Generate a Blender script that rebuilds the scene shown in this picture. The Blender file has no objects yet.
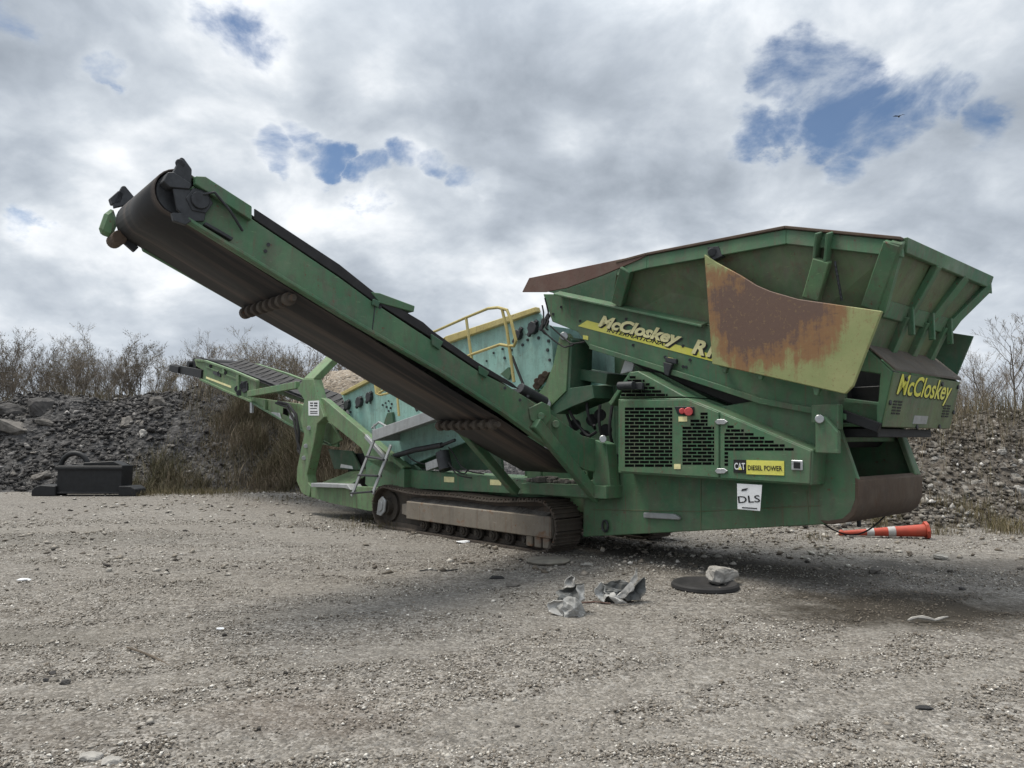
import bpy, bmesh, math, random
import numpy as np
from mathutils import Vector, Matrix, noise

random.seed(7)
rng = np.random.default_rng(11)
SC = bpy.context.scene
COL = SC.collection

# ------------------------------------------------------------------ camera
F = 740.0; EYE = 1.6; PITCH = math.atan(56 / 740)
cam = bpy.data.cameras.new('camera'); cam_ob = bpy.data.objects.new('camera', cam); COL.objects.link(cam_ob)
cam.sensor_width = 36; cam.lens = 36 * F / 1024; cam.clip_end = 3000; cam.clip_start = 0.05
cam_ob.location = (0, 0, EYE); cam_ob.rotation_euler = (math.radians(90) + PITCH, 0, 0)
SC.camera = cam_ob

# ------------------------------------------------------------------ light
SUN_AZ = math.radians(-72); SUN_EL = math.radians(66)
sun = bpy.data.lights.new('sun', 'SUN'); sun.energy = 2.4; sun.angle = math.radians(25); sun.color = (1, .94, .84)
sun_ob = bpy.data.objects.new('sun', sun); COL.objects.link(sun_ob)
sd = Vector((math.sin(SUN_AZ) * math.cos(SUN_EL), math.cos(SUN_AZ) * math.cos(SUN_EL), math.sin(SUN_EL)))
sun_ob.rotation_euler = sd.to_track_quat('Z', 'Y').to_euler()
SC.view_settings.view_transform = 'Standard'; SC.view_settings.look = 'None'
SC.view_settings.exposure = 0.64; SC.view_settings.gamma = 1.0


def ray(px, py):
    a = (px - 512) / F; b = -(py - 384) / F
    return Vector((a, math.cos(PITCH) - b * math.sin(PITCH), math.sin(PITCH) + b * math.cos(PITCH)))


def build_world():
    w = bpy.data.worlds.new('World'); SC.world = w; w.use_nodes = True
    nt = w.node_tree; N = nt.nodes; L = nt.links
    for n in list(N): N.remove(n)
    out = N.new('ShaderNodeOutputWorld')
    sky = N.new('ShaderNodeTexSky'); sky.sky_type = 'NISHITA'; sky.sun_disc = False
    sky.sun_elevation = SUN_EL; sky.sun_rotation = SUN_AZ; sky.air_density = 1.0; sky.dust_density = .0; sky.ozone_density = 4.0
    b1 = N.new('ShaderNodeBackground'); b1.inputs[1].default_value = .06; L.new(sky.outputs[0], b1.inputs[0])
    b2 = N.new('ShaderNodeBackground'); b2.inputs[1].default_value = 1.0
    tc = N.new('ShaderNodeTexCoord')

    def math_(op, a, b=None, clamp=False):
        m = N.new('ShaderNodeMath'); m.operation = op; m.use_clamp = clamp
        for i, v in enumerate((a, b)):
            if v is None: continue
            if isinstance(v, (int, float)): m.inputs[i].default_value = v
            else: L.new(v, m.inputs[i])
        return m.outputs[0]

    def vmath(op, a, b=None):
        m = N.new('ShaderNodeVectorMath'); m.operation = op
        for i, v in enumerate((a, b)):
            if v is None: continue
            if isinstance(v, (tuple, list, Vector)): m.inputs[i].default_value = tuple(v)
            else: L.new(v, m.inputs[i])
        return m
    d = vmath('NORMALIZE', tc.outputs['Generated']).outputs[0]
    sep = N.new('ShaderNodeSeparateXYZ'); L.new(d, sep.inputs[0])
    zz = math_('ADD', math_('MAXIMUM', sep.outputs[2], 0.0), .42)
    cmb = N.new('ShaderNodeCombineXYZ')
    L.new(math_('DIVIDE', sep.outputs[0], zz), cmb.inputs[0]); L.new(math_('DIVIDE', sep.outputs[1], zz), cmb.inputs[1])
    p = cmb.outputs[0]

    def nz(vec, scale, detail, rough, dist=0.0, off=None, col=False):
        n = N.new('ShaderNodeTexNoise'); n.inputs['Scale'].default_value = scale; n.inputs['Detail'].default_value = detail
        n.inputs['Roughness'].default_value = rough; n.inputs['Distortion'].default_value = dist
        if off is not None: vec = vmath('ADD', vec, off).outputs[0]
        L.new(vec, n.inputs['Vector'])
        return n.outputs['Color' if col else 'Fac']
    # ragged edges: bend the direction before the openings in the cloud are measured
    warp = vmath('SCALE', vmath('SUBTRACT', nz(p, 4.0, 7, .6, 0, (3, 1, 0), True), (.5, .5, .5)).outputs[0])
    warp.inputs['Scale'].default_value = .15
    dw = vmath('NORMALIZE', vmath('ADD', d, warp.outputs[0]).outputs[0]).outputs[0]
    gaps = [(800, 74, 2.0, .95), (835, 94, 2.4, 1.05), (872, 108, 1.8, 1), (768, 82, 1.0, .75), (905, 98, 1.3, .8), (748, 138, 1.4, .9), (775, 128, 1.0, .8), (940, 92, 1.2, .7), (985, 112, 1.1, .6), (850, 160, 1.0, .6),
            (282, 155, 1.0, .85), (310, 140, 1.0, .75), (335, 152, 1.0, .9), (372, 163, 1.0, .85), (405, 152, 1.3, 1), (436, 160, 1.1, .95), (462, 172, 1.0, .9), (484, 182, .8, .9), (375, 200, .9, .6),
            (100, 76, 1.0, 1), (108, 88, .7, .9), (240, 30, 1.8, .68), (270, 48, 1.3, .68), (205, 20, 1.2, .6), (8, 8, 1.7, .9), (32, 18, 1.2, .7), (30, 232, 1.0, .6)]
    m = None
    for (px, py, r, amp) in gaps:
        g = ray(px, py).normalized()
        dot = vmath('DOT_PRODUCT', dw, g).outputs['Value']
        mr = N.new('ShaderNodeMapRange'); mr.interpolation_type = 'SMOOTHSTEP'
        mr.inputs[4].default_value = amp
        mr.inputs[1].default_value = math.cos(math.radians(r * 1.9)); mr.inputs[2].default_value = math.cos(math.radians(r * .3))
        L.new(dot, mr.inputs[0])
        m = mr.outputs[0] if m is None else math_('MAXIMUM', m, mr.outputs[0])
    wisp = nz(p, 5.5, 9, .62, .3, (7, 2, 0))
    veil = nz(p, 2.6, 6, .55, .3, (4.2, 8.1, 0))
    ed = math_('ADD', math_('SUBTRACT', m, .50), math_('ADD', math_('MULTIPLY', math_('SUBTRACT', .5, wisp), 3.4), math_('MULTIPLY', math_('SUBTRACT', .5, veil), 2.2)))
    sm = N.new('ShaderNodeMapRange'); sm.interpolation_type = 'SMOOTHSTEP'; L.new(ed, sm.inputs[0])
    sm.inputs[1].default_value = -.25; sm.inputs[2].default_value = .78; sm.inputs[4].default_value = .95
    gapm = math_('MULTIPLY', sm.outputs[0], math_('MULTIPLY', m, 2.0, True))
    # cloud shading
    big = nz(p, 1.6, 3, .45, .15, (1.7, 4.2, 0)); mid = nz(p, 4.4, 9, .55, .25, (5.1, .4, 0)); fine = nz(p, 12, 7, .55, .2, (.3, 9.4, 0))
    s = math_('ADD', math_('MULTIPLY', big, .95), math_('ADD', math_('MULTIPLY', mid, .75), math_('MULTIPLY', fine, .22)))
    edge = math_('MULTIPLY', m, .07)
    s = math_('ADD', s, edge)
    cr = N.new('ShaderNodeValToRGB'); L.new(math_('MULTIPLY', s, .54), cr.inputs[0])
    e = cr.color_ramp.elements
    e[0].position = .39; e[0].color = (.22, .25, .29, 1)
    e[1].position = .64; e[1].color = (.70, .715, .73, 1)
    x = e.new(.475); x.color = (.32, .355, .40, 1)
    x = e.new(.54); x.color = (.43, .465, .505, 1)
    # low cloud deck fades to an even pale band near the horizon
    hz = N.new('ShaderNodeMapRange'); hz.interpolation_type = 'SMOOTHSTEP'
    hz.inputs[1].default_value = .0; hz.inputs[2].default_value = .22; hz.inputs[3].default_value = .75; hz.inputs[4].default_value = 0
    L.new(sep.outputs[2], hz.inputs[0])
    mx = N.new('ShaderNodeMix'); mx.data_type = 'RGBA'; L.new(hz.outputs[0], mx.inputs[0]); L.new(cr.outputs[0], mx.inputs[6])
    mx.inputs[7].default_value = (.41, .45, .50, 1)
    # an overcast sky is brightest overhead
    zb = N.new('ShaderNodeMapRange'); zb.interpolation_type = 'SMOOTHSTEP'
    zb.inputs[1].default_value = .42; zb.inputs[2].default_value = .95; zb.inputs[3].default_value = 1.0; zb.inputs[4].default_value = 2.3
    L.new(sep.outputs[2], zb.inputs[0]); L.new(zb.outputs[0], b2.inputs[1])
    L.new(mx.outputs[2], b2.inputs[0])
    ms = N.new('ShaderNodeMixShader'); L.new(gapm, ms.inputs[0]); L.new(b2.outputs[0], ms.inputs[1]); L.new(b1.outputs[0], ms.inputs[2])
    L.new(ms.outputs[0], out.inputs[0])


build_world()

# ------------------------------------------------------------------ machine frame: local x to the hopper, y away from the camera side
AL = math.radians(48.5)
XH = Vector((math.cos(AL), -math.sin(AL), 0)); YH = Vector((math.sin(AL), math.cos(AL), 0))
CAM = Vector((0, 0, EYE))


def ground(px, py, z=0.0):
    d = ray(px, py); return CAM + d * ((z - EYE) / d.z)


ORG = ground(543, 555) + YH * 1.4


def to_local(v): return Vector((v.dot(XH), v.dot(YH), v.z))


CL = to_local(CAM - ORG)


def S(px, py, y):
    l = to_local(ray(px, py)); return CL + l * ((y - CL.y) / l.y)


def SX(px, py, x):
    l = to_local(ray(px, py)); return CL + l * ((x - CL.x) / l.x)


# ------------------------------------------------------------------ materials
def new_mat(name):
    m = bpy.data.materials.new(name); m.use_nodes = True
    nt = m.node_tree; b = nt.nodes['Principled BSDF']
    return m, nt, b


def mixc(nt, fac, a, b, blend='MIX'):
    n = nt.nodes.new('ShaderNodeMix'); n.data_type = 'RGBA'; n.blend_type = blend
    for i, v in ((0, fac), (6, a), (7, b)):
        if isinstance(v, (int, float)): n.inputs[i].default_value = v
        elif isinstance(v, tuple): n.inputs[i].default_value = v if len(v) == 4 else (*v, 1)
        else: nt.links.new(v, n.inputs[i])
    return n.outputs[2]


def tnoise(nt, vec, scale, detail=6, rough=.55, dist=0.0):
    n = nt.nodes.new('ShaderNodeTexNoise'); n.inputs['Scale'].default_value = scale; n.inputs['Detail'].default_value = detail
    n.inputs['Roughness'].default_value = rough; n.inputs['Distortion'].default_value = dist
    nt.links.new(vec, n.inputs['Vector']); return n.outputs['Fac']


def ramp(nt, fac, lo, hi, a=0.0, b=1.0):
    n = nt.nodes.new('ShaderNodeMapRange'); n.inputs[1].default_value = lo; n.inputs[2].default_value = hi
    n.inputs[3].default_value = a; n.inputs[4].default_value = b; n.clamp = True
    nt.links.new(fac, n.inputs[0]); return n.outputs[0]


def mapping(nt, vec, scale=(1, 1, 1), loc=(0, 0, 0)):
    n = nt.nodes.new('ShaderNodeMapping'); n.inputs['Scale'].default_value = scale; n.inputs['Location'].default_value = loc
    nt.links.new(vec, n.inputs['Vector']); return n.outputs[0]


def bump(nt, bsdf, h, strength=.3, dist=.01):
    n = nt.nodes.new('ShaderNodeBump'); n.inputs['Strength'].default_value = strength; n.inputs['Distance'].default_value = dist
    nt.links.new(h, n.inputs['Height']); nt.links.new(n.outputs[0], bsdf.inputs['Normal'])


def weathered(name, base, fade, dirt=(.10, .085, .065), rust=(.11, .052, .03), fade_amt=.6, dirt_amt=.5, rust_amt=.35, rough=.55, metal=0.0, spec=.4):
    m, nt, b = new_mat(name)
    tc = nt.nodes.new('ShaderNodeTexCoord'); o = tc.outputs['Object']
    f = ramp(nt, tnoise(nt, o, 1.1, 7, .62, .3), .36, .68, 0, fade_amt)
    c = mixc(nt, f, base, fade)
    streak = ramp(nt, tnoise(nt, mapping(nt, o, (5, 5, .7)), 1.6, 8, .65), .47, .68, 0, dirt_amt * .6)
    c = mixc(nt, streak, c, dirt)
    blot = ramp(nt, tnoise(nt, o, 7, 8, .7), .50, .68, 0, dirt_amt * .6)
    c = mixc(nt, blot, c, dirt)
    thr = .78 - .30 * rust_amt
    r = ramp(nt, tnoise(nt, mapping(nt, o, (1, 1, 1), (3, 7, 1)), 2.3, 10, .68, .4), thr, thr + .09, 0, 1)
    c = mixc(nt, r, c, rust)
    sc = ramp(nt, tnoise(nt, mapping(nt, o, (1, 1, 9), (1, 2, 5)), 9, 5, .6), .66, .69, 0, .5)
    c = mixc(nt, sc, c, tuple(min(1, x * 1.5) for x in fade))
    # chipped spots, drip runs below them, and settled dust
    ch = ramp(nt, tnoise(nt, mapping(nt, o, (1, 1, 1), (9, 4, 2)), 16, 4, .7), .655, .675, 0, min(1, rust_amt * 3))
    c = mixc(nt, ch, c, rust)
    run = ramp(nt, tnoise(nt, mapping(nt, o, (16, 16, .9), (2, 5, 1)), 1.3, 6, .7), .57, .68, 0, min(.8, rust_amt * 2.2))
    c = mixc(nt, run, c, tuple((a + b) * .6 for a, b in zip(rust, dirt)))
    du = ramp(nt, tnoise(nt, mapping(nt, o, (1, 1, 1), (4, 9, 7)), 2.6, 9, .7, .5), .48, .68, 0, dirt_amt * .32)
    c = mixc(nt, du, c, (.21, .185, .14))
    nt.links.new(c, b.inputs['Base Color'])
    nt.links.new(ramp(nt, tnoise(nt, o, 4, 6, .6), .3, .7, rough - .1, min(1, rough + .22)), b.inputs['Roughness'])
    b.inputs['Metallic'].default_value = metal; b.inputs['Specular IOR Level'].default_value = spec
    bump(nt, b, tnoise(nt, o, 3.2, 9, .62), .35, .025)
    return m


def plain(name, col, rough=.7, var=.25, scale=8, metal=0.0, bstr=.2, bdist=.01):
    m, nt, b = new_mat(name)
    tc = nt.nodes.new('ShaderNodeTexCoord'); o = tc.outputs['Object']
    f = ramp(nt, tnoise(nt, o, scale, 8, .65), .3, .7)
    c = mixc(nt, f, tuple(x * (1 - var) for x in col), tuple(min(1, x * (1 + var)) for x in col))
    nt.links.new(c, b.inputs['Base Color']); b.inputs['Roughness'].default_value = rough; b.inputs['Metallic'].default_value = metal
    b.inputs['Specular IOR Level'].default_value = .35
    bump(nt, b, tnoise(nt, o, scale * 4, 6, .6), bstr, bdist)
    return m


M = {}
M['green'] = weathered('green_paint', (.044, .128, .066), (.108, .195, .098), rust_amt=.30, dirt_amt=.85, fade_amt=.75)
M['worn_green'] = weathered('worn_green_paint', (.068, .120, .062), (.14, .172, .08), rust_amt=.5, dirt_amt=.9, fade_amt=.8)
M['dark_green'] = weathered('dark_green_paint', (.032, .092, .052), (.062, .125, .07), rust_amt=.15, dirt_amt=.6)
M['light_green'] = weathered('light_green_paint', (.088, .18, .088), (.16, .24, .11), rust_amt=.45, dirt_amt=.8, fade_amt=.8)  # a lighter green than the main paint
M['teal'] = weathered('teal_paint', (.22, .40, .35), (.32, .48, .43), dirt=(.10, .12, .10), rust_amt=.2, dirt_amt=.6)
M['yellow'] = weathered('yellow_paint', (.40, .325, .11), (.50, .44, .22), rust_amt=.2, dirt_amt=.35)
M['rust'] = weathered('rusty_steel', (.075, .052, .037), (.115, .082, .058), rust=(.085, .045, .025), dirt=(.05, .042, .036), rust_amt=.6, rough=.85)
M['red_rust'] = weathered('red_brown_steel', (.10, .052, .040), (.135, .085, .068), rust=(.065, .035, .028), rust_amt=.5, rough=.7)
M['track_steel'] = weathered('track_steel', (.062, .05, .042), (.115, .098, .08), rust_amt=.4, rough=.8, metal=.2)
M['shaded_rust'] = weathered('shaded_grimy_steel', (.035, .03, .026), (.065, .055, .045), rust_amt=.3, rough=.85)  # track steel darkened to the dimness under the track frame, with rust
M['roof_steel'] = weathered('dusty_brown_steel', (.068, .060, .050), (.115, .098, .078), rust_amt=.45, rough=.85)
M['track_frame'] = weathered('track_frame_steel', (.165, .142, .113), (.25, .225, .19), dirt=(.07, .06, .05), rust=(.16, .085, .045), rust_amt=.65, rough=.8)
M['galv'] = weathered('galvanised_steel', (.30, .315, .32), (.40, .41, .41), dirt=(.16, .15, .13), rust_amt=.05, rough=.5, metal=.35)
M['rubber'] = plain('black_rubber', (.022, .021, .021), .75, .4, 5)
M['black'] = plain('black_steel', (.013, .0135, .0145), .6, .4, 6)
M['dark_steel'] = plain('dark_steel', (.045, .047, .05), .55, .35, 7, .4)
M['silver'] = plain('bare_steel', (.42, .43, .43), .4, .2, 12, .7)
M['decal_yellow'] = weathered('yellow_decal', (.62, .60, .07), (.70, .66, .22), rust_amt=0, dirt_amt=.2)
M['decal_cream'] = plain('cream_decal', (.74, .68, .36), .6, .15, 10)
M['decal_black'] = plain('black_decal', (.015, .015, .015), .6, .2, 10)
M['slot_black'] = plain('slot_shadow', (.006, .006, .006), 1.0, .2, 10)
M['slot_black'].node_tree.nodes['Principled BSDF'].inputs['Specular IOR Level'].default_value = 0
M['paper'] = plain('white_paper', (.66, .67, .68), .8, .08, 12)
M['red'] = plain('red_plastic', (.55, .08, .08), .45, .15, 10)
M['concrete'] = plain('pale_concrete', (.30, .285, .26), .95, .35, 6, 0, .5, .02)
M['slab'] = plain('worn_slab', (.20, .185, .155), .95, .3, 6, 0, .5, .02)
M['asphalt'] = plain('dark_rubble', (.062, .058, .055), .95, .45, 4, 0, .6, .03)
M['midrock'] = plain('grey_rubble', (.125, .115, .103), .95, .4, 5, 0, .6, .03)
M['wood'] = plain('dead_wood', (.10, .08, .06), .9, .3, 10)


def belt_material():
    m, nt, b = new_mat('dusty_conveyor_belt')
    tc = nt.nodes.new('ShaderNodeTexCoord'); o = tc.outputs['Object']
    # dust tracks run along the belt (local y), banded across x
    n = tnoise(nt, mapping(nt, o, (1.9, .16, .16), (.62, 0, 0)), 1.5, 5, .6, .35)
    f = ramp(nt, n, .53, .70, 0, .7)
    c = mixc(nt, f, (.014, .013, .013), (.125, .092, .072))
    f2 = ramp(nt, tnoise(nt, o, 10, 8, .65), .5, .75, 0, .15)
    c = mixc(nt, f2, c, (.06, .05, .042))
    nt.links.new(c, b.inputs['Base Color']); b.inputs['Roughness'].default_value = .68
    bump(nt, b, tnoise(nt, o, 30, 5, .6), .15, .005)
    return m


M['belt'] = belt_material()


def flap_material(c0):
    m, nt, b = new_mat('rust_stained_panel')
    tc = nt.nodes.new('ShaderNodeTexCoord'); o = tc.outputs['Object']
    base = mixc(nt, ramp(nt, tnoise(nt, o, 2.2, 8, .62), .35, .7), (.19, .225, .085), (.27, .28, .12))
    d = nt.nodes.new('ShaderNodeVectorMath'); d.operation = 'DISTANCE'
    mp = mapping(nt, o, (.80, 0.0, 1.3)); nt.links.new(mp, d.inputs[0]); d.inputs[1].default_value = (c0.x * .80, 0, c0.z * 1.3)
    ad = nt.nodes.new('ShaderNodeMath'); ad.operation = 'ADD'
    nt.links.new(d.outputs['Value'], ad.inputs[0])
    nm = ramp(nt, tnoise(nt, o, 2.6, 12, .72, .3), .2, .8, -.42, .42)
    st = ramp(nt, tnoise(nt, mapping(nt, o, (7, 1, .55)), 1.6, 8, .7), .3, .7, -.16, .16)
    a2 = nt.nodes.new('ShaderNodeMath'); a2.operation = 'ADD'; nt.links.new(nm, a2.inputs[0]); nt.links.new(st, a2.inputs[1]); nt.links.new(a2.outputs[0], ad.inputs[1])
    f1 = ramp(nt, ad.outputs[0], .92, .70); c = mixc(nt, f1, base, (.20, .105, .042))
    f2 = ramp(nt, ad.outputs[0], .62, .48, 0, .85); c = mixc(nt, f2, c, (.088, .052, .042))
    sc = ramp(nt, tnoise(nt, mapping(nt, o, (9, 1, .7)), 3, 5, .6), .66, .70, 0, .55); c = mixc(nt, sc, c, (.09, .04, .025))
    s2 = ramp(nt, tnoise(nt, mapping(nt, o, (1.2, 1, 14), (2, 0, 3)), 2.2, 6, .62), .66, .68, 0, .7); c = mixc(nt, s2, c, (.05, .035, .03))
    fl = ramp(nt, tnoise(nt, o, 22, 6, .75), .58, .60, 0, .5); c = mixc(nt, fl, c, (.20, .13, .06))
    sp = ramp(nt, tnoise(nt, o, 11, 8, .7), .62, .72, 0, .6); c = mixc(nt, sp, c, (.12, .06, .03))
    nt.links.new(c, b.inputs['Base Color']); b.inputs['Roughness'].default_value = .62
    bump(nt, b, tnoise(nt, o, 18, 6, .65), .2, .008)
    return m


def speckled(name, cols, rough=.95, attr='tint'):
    m, nt, b = new_mat(name)
    a = nt.nodes.new('ShaderNodeAttribute'); a.attribute_name = attr
    cr = nt.nodes.new('ShaderNodeValToRGB'); nt.links.new(a.outputs['Fac'], cr.inputs[0])
    e = cr.color_ramp.elements
    e[0].position = 0; e[0].color = (*cols[0], 1); e[1].position = 1; e[1].color = (*cols[-1], 1)
    for i, c in enumerate(cols[1:-1]):
        x = e.new((i + 1) / (len(cols) - 1)); x.color = (*c, 1)
    nt.links.new(cr.outputs[0], b.inputs['Base Color']); b.inputs['Roughness'].default_value = rough
    b.inputs['Specular IOR Level'].default_value = .2
    return m


# ------------------------------------------------------------------ mesh helpers
def link(o, parent=None):
    COL.objects.link(o)
    if parent is not None: o.parent = parent
    return o


def tag(o, label=None, cat=None, group=None, kind=None):
    if label: o['label'] = label
    if cat: o['category'] = cat
    if group: o['group'] = group
    if kind: o['kind'] = kind
    return o


class MB:
    def __init__(self): self.v = []; self.f = []

    def add(self, verts, faces):
        n = len(self.v); self.v += [Vector(p) for p in verts]; self.f += [tuple(i + n for i in f) for f in faces]; return self

    def prism(self, pts, vec):
        vec = Vector(vec); n = len(pts); pts = [Vector(p) for p in pts]
        f = [tuple(range(n)), tuple(range(2 * n - 1, n - 1, -1))] + [(i, (i + 1) % n, n + (i + 1) % n, n + i) for i in range(n)]
        return self.add(pts + [p + vec for p in pts], f)

    def plate(self, px, y, th):
        return self.prism([S(a, b, y) for a, b in px], (0, th, 0))

    def platex(self, px, x, th):
        return self.prism([SX(a, b, x) for a, b in px], (th, 0, 0))

    def box(self, x0, x1, y0, y1, z0, z1):
        return self.prism([(x0, y0, z0), (x1, y0, z0), (x1, y1, z0), (x0, y1, z0)], (0, 0, z1 - z0))

    def bar(self, p0, p1, w, h, up=(0, 0, 1)):
        p0 = Vector(p0); p1 = Vector(p1); d = (p1 - p0).normalized(); s = d.cross(Vector(up)).normalized(); u = s.cross(d)
        s = s * w / 2; u = u * h / 2
        return self.prism([p0 - s - u, p0 + s - u, p0 + s + u, p0 - s + u], p1 - p0)

    def tube(self, path, r, n=8, cap=True):
        path = [Vector(p) for p in path]; rs = r if isinstance(r, (list, tuple)) else [r] * len(path)
        base = len(self.v); prev = None
        for i, p in enumerate(path):
            t = (path[min(i + 1, len(path) - 1)] - path[max(i - 1, 0)]).normalized()
            if prev is None:
                a = Vector((0, 0, 1)) if abs(t.z) < .9 else Vector((1, 0, 0)); s = t.cross(a).normalized()
            else:
                s = (prev - t * prev.dot(t)).normalized()
            prev = s; u = t.cross(s)
            for k in range(n):
                a = 2 * math.pi * k / n; self.v.append(p + (s * math.cos(a) + u * math.sin(a)) * rs[i])
        for i in range(len(path) - 1):
            for k in range(n):
                a = base + i * n + k; b = base + i * n + (k + 1) % n; self.f.append((a, b, b + n, a + n))
        if cap:
            self.f.append(tuple(base + k for k in range(n - 1, -1, -1))); self.f.append(tuple(base + (len(path) - 1) * n + k for k in range(n)))
        return self

    def cyl(self, p0, p1, r, n=20): return self.tube([p0, p1], r, n)

    def strip(self, prof, vec, th=None):
        """open profile swept along vec"""
        vec = Vector(vec); prof = [Vector(p) for p in prof]; n = len(prof)
        return self.add(prof + [p + vec for p in prof], [(i, i + 1, n + i + 1, n + i) for i in range(n - 1)])

    def build(self, name, mat, parent=None, bevel=.006, smooth=False, solid=0.0):
        me = bpy.data.meshes.new(name); me.from_pydata(self.v, [], self.f)
        bm = bmesh.new(); bm.from_mesh(me); bmesh.ops.recalc_face_normals(bm, faces=bm.faces); bm.to_mesh(me); bm.free()
        me.materials.append(mat)
        o = bpy.data.objects.new(name, me); link(o, parent)
        if smooth: me.shade_smooth(); me.set_sharp_from_angle(angle=math.radians(38))
        if solid: md = o.modifiers.new('thickness', 'SOLIDIFY'); md.thickness = solid; md.offset = 0
        if bevel:
            md = o.modifiers.new('edge', 'BEVEL'); md.width = bevel; md.segments = 1; md.limit_method = 'ANGLE'; md.angle_limit = math.radians(40)
        return o


def part(name, mat, parent, fn, **k):
    mb = MB(); fn(mb); return mb.build(name, M[mat] if isinstance(mat, str) else mat, parent, **k)


def arc(c, r, a0, a1, n, ax=('x', 'z'), fixed=0.0):
    out = []
    for i in range(n + 1):
        a = math.radians(a0 + (a1 - a0) * i / n)
        out.append((c[0] + r * math.cos(a), c[1] + r * math.sin(a)))
    return out


def text(name, body, p0, p1, up, height, mat, parent, lift=.004, shear=0.0, bold=.0, extrude=.0015, normal=None):
    """lettering laid along p0 to p1, `height` tall, as real thin mesh letters"""
    cu = bpy.data.curves.new(name, 'FONT'); cu.body = body; cu.size = 1; cu.shear = shear; cu.offset = bold; cu.resolution_u = 3; cu.extrude = 0
    tmp = bpy.data.objects.new('tmp', cu); COL.objects.link(tmp)
    dg = bpy.context.evaluated_depsgraph_get(); me = bpy.data.meshes.new_from_object(tmp.evaluated_get(dg))
    bpy.data.objects.remove(tmp); bpy.data.curves.remove(cu)
    xs = [v.co.x for v in me.vertices]; x0, x1 = min(xs), max(xs)
    ymax = max(v.co.y for v in me.vertices)
    p0 = Vector(p0); p1 = Vector(p1); ex = p1 - p0; up = Vector(up); up = (up - ex * (up.dot(ex) / ex.dot(ex))).normalized()
    nrm = ex.normalized().cross(up)
    capm = .70
    for v in me.vertices:
        a = (v.co.x - x0) / (x1 - x0); b = v.co.y / capm
        v.co = p0 + ex * a + up * (b * height) + nrm * lift
    me.materials.append(mat)
    o = bpy.data.objects.new(name, me); link(o, parent)
    return o


def empty(name, loc=(0, 0, 0), rz=0.0):
    o = bpy.data.objects.new(name, None); o.empty_display_size = .3; o.location = loc; o.rotation_euler = (0, 0, rz); return link(o)


# ------------------------------------------------------------------ ground
def smooth(a, b, x):
    t = min(1, max(0, (x - a) / (b - a))); return t * t * (3 - 2 * t)


def fbm(x, y, s, o=4, seed=0.0):
    return noise.fractal(Vector((x * s + seed, y * s - seed, seed * .37)), 1.0, 2.0, o)


_TR = []
for pts, w in (([(470, 722), (700, 672), (860, 636), (1060, 590)], .20), ([(560, 764), (760, 722), (900, 690), (1080, 652)], .17), ([(-40, 566), (160, 572), (330, 588), (520, 612), (640, 628)], .30),
               ([(-40, 640), (150, 628), (330, 612), (470, 598)], .22), ([(200, 760), (420, 742), (640, 736), (900, 756)], .15), ([(-60, 700), (120, 690), (300, 668), (480, 640), (620, 610)], .18), ([(-60, 530), (200, 528), (420, 545)], .5)):
    _TR.append(([tuple(ground(a, b)[:2]) for a, b in pts], w))


def track_at(x, y):
    """(smooth middle of a wheel track, coarse shoulder) at a point"""
    f = 0.0; sh = 0.0
    for P, w in _TR:
        d = 9.0
        for (ax_, ay_), (bx_, by_) in zip(P, P[1:]):
            dx, dy = bx_ - ax_, by_ - ay_; t = max(0, min(1, ((x - ax_) * dx + (y - ay_) * dy) / (dx * dx + dy * dy))); d = min(d, math.hypot(x - ax_ - t * dx, y - ay_ - t * dy))
        if d > 6 * w: continue
        d += .55 * w * fbm(x, y, 1.3, 2, w * 40)
        f = max(f, math.exp(-(d / w) ** 2)); sh = max(sh, math.exp(-((d - 1.7 * w) / (.6 * w)) ** 2))
    return f, sh


def ground_z(x, y):
    near = max(0.0, 1 - max(0.0, math.hypot(x, y) - 10) / 14)
    z = (fbm(x, y, .35, 3, 3.1) * .030 + fbm(x, y, 1.5, 4, 9.7) * .014 + fbm(x, y, 4.5, 3, 1.3) * .006) * near
    if near > .05:
        f, sh = track_at(x, y); z += (-.009 * f + .006 * sh) * near
    return z


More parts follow.
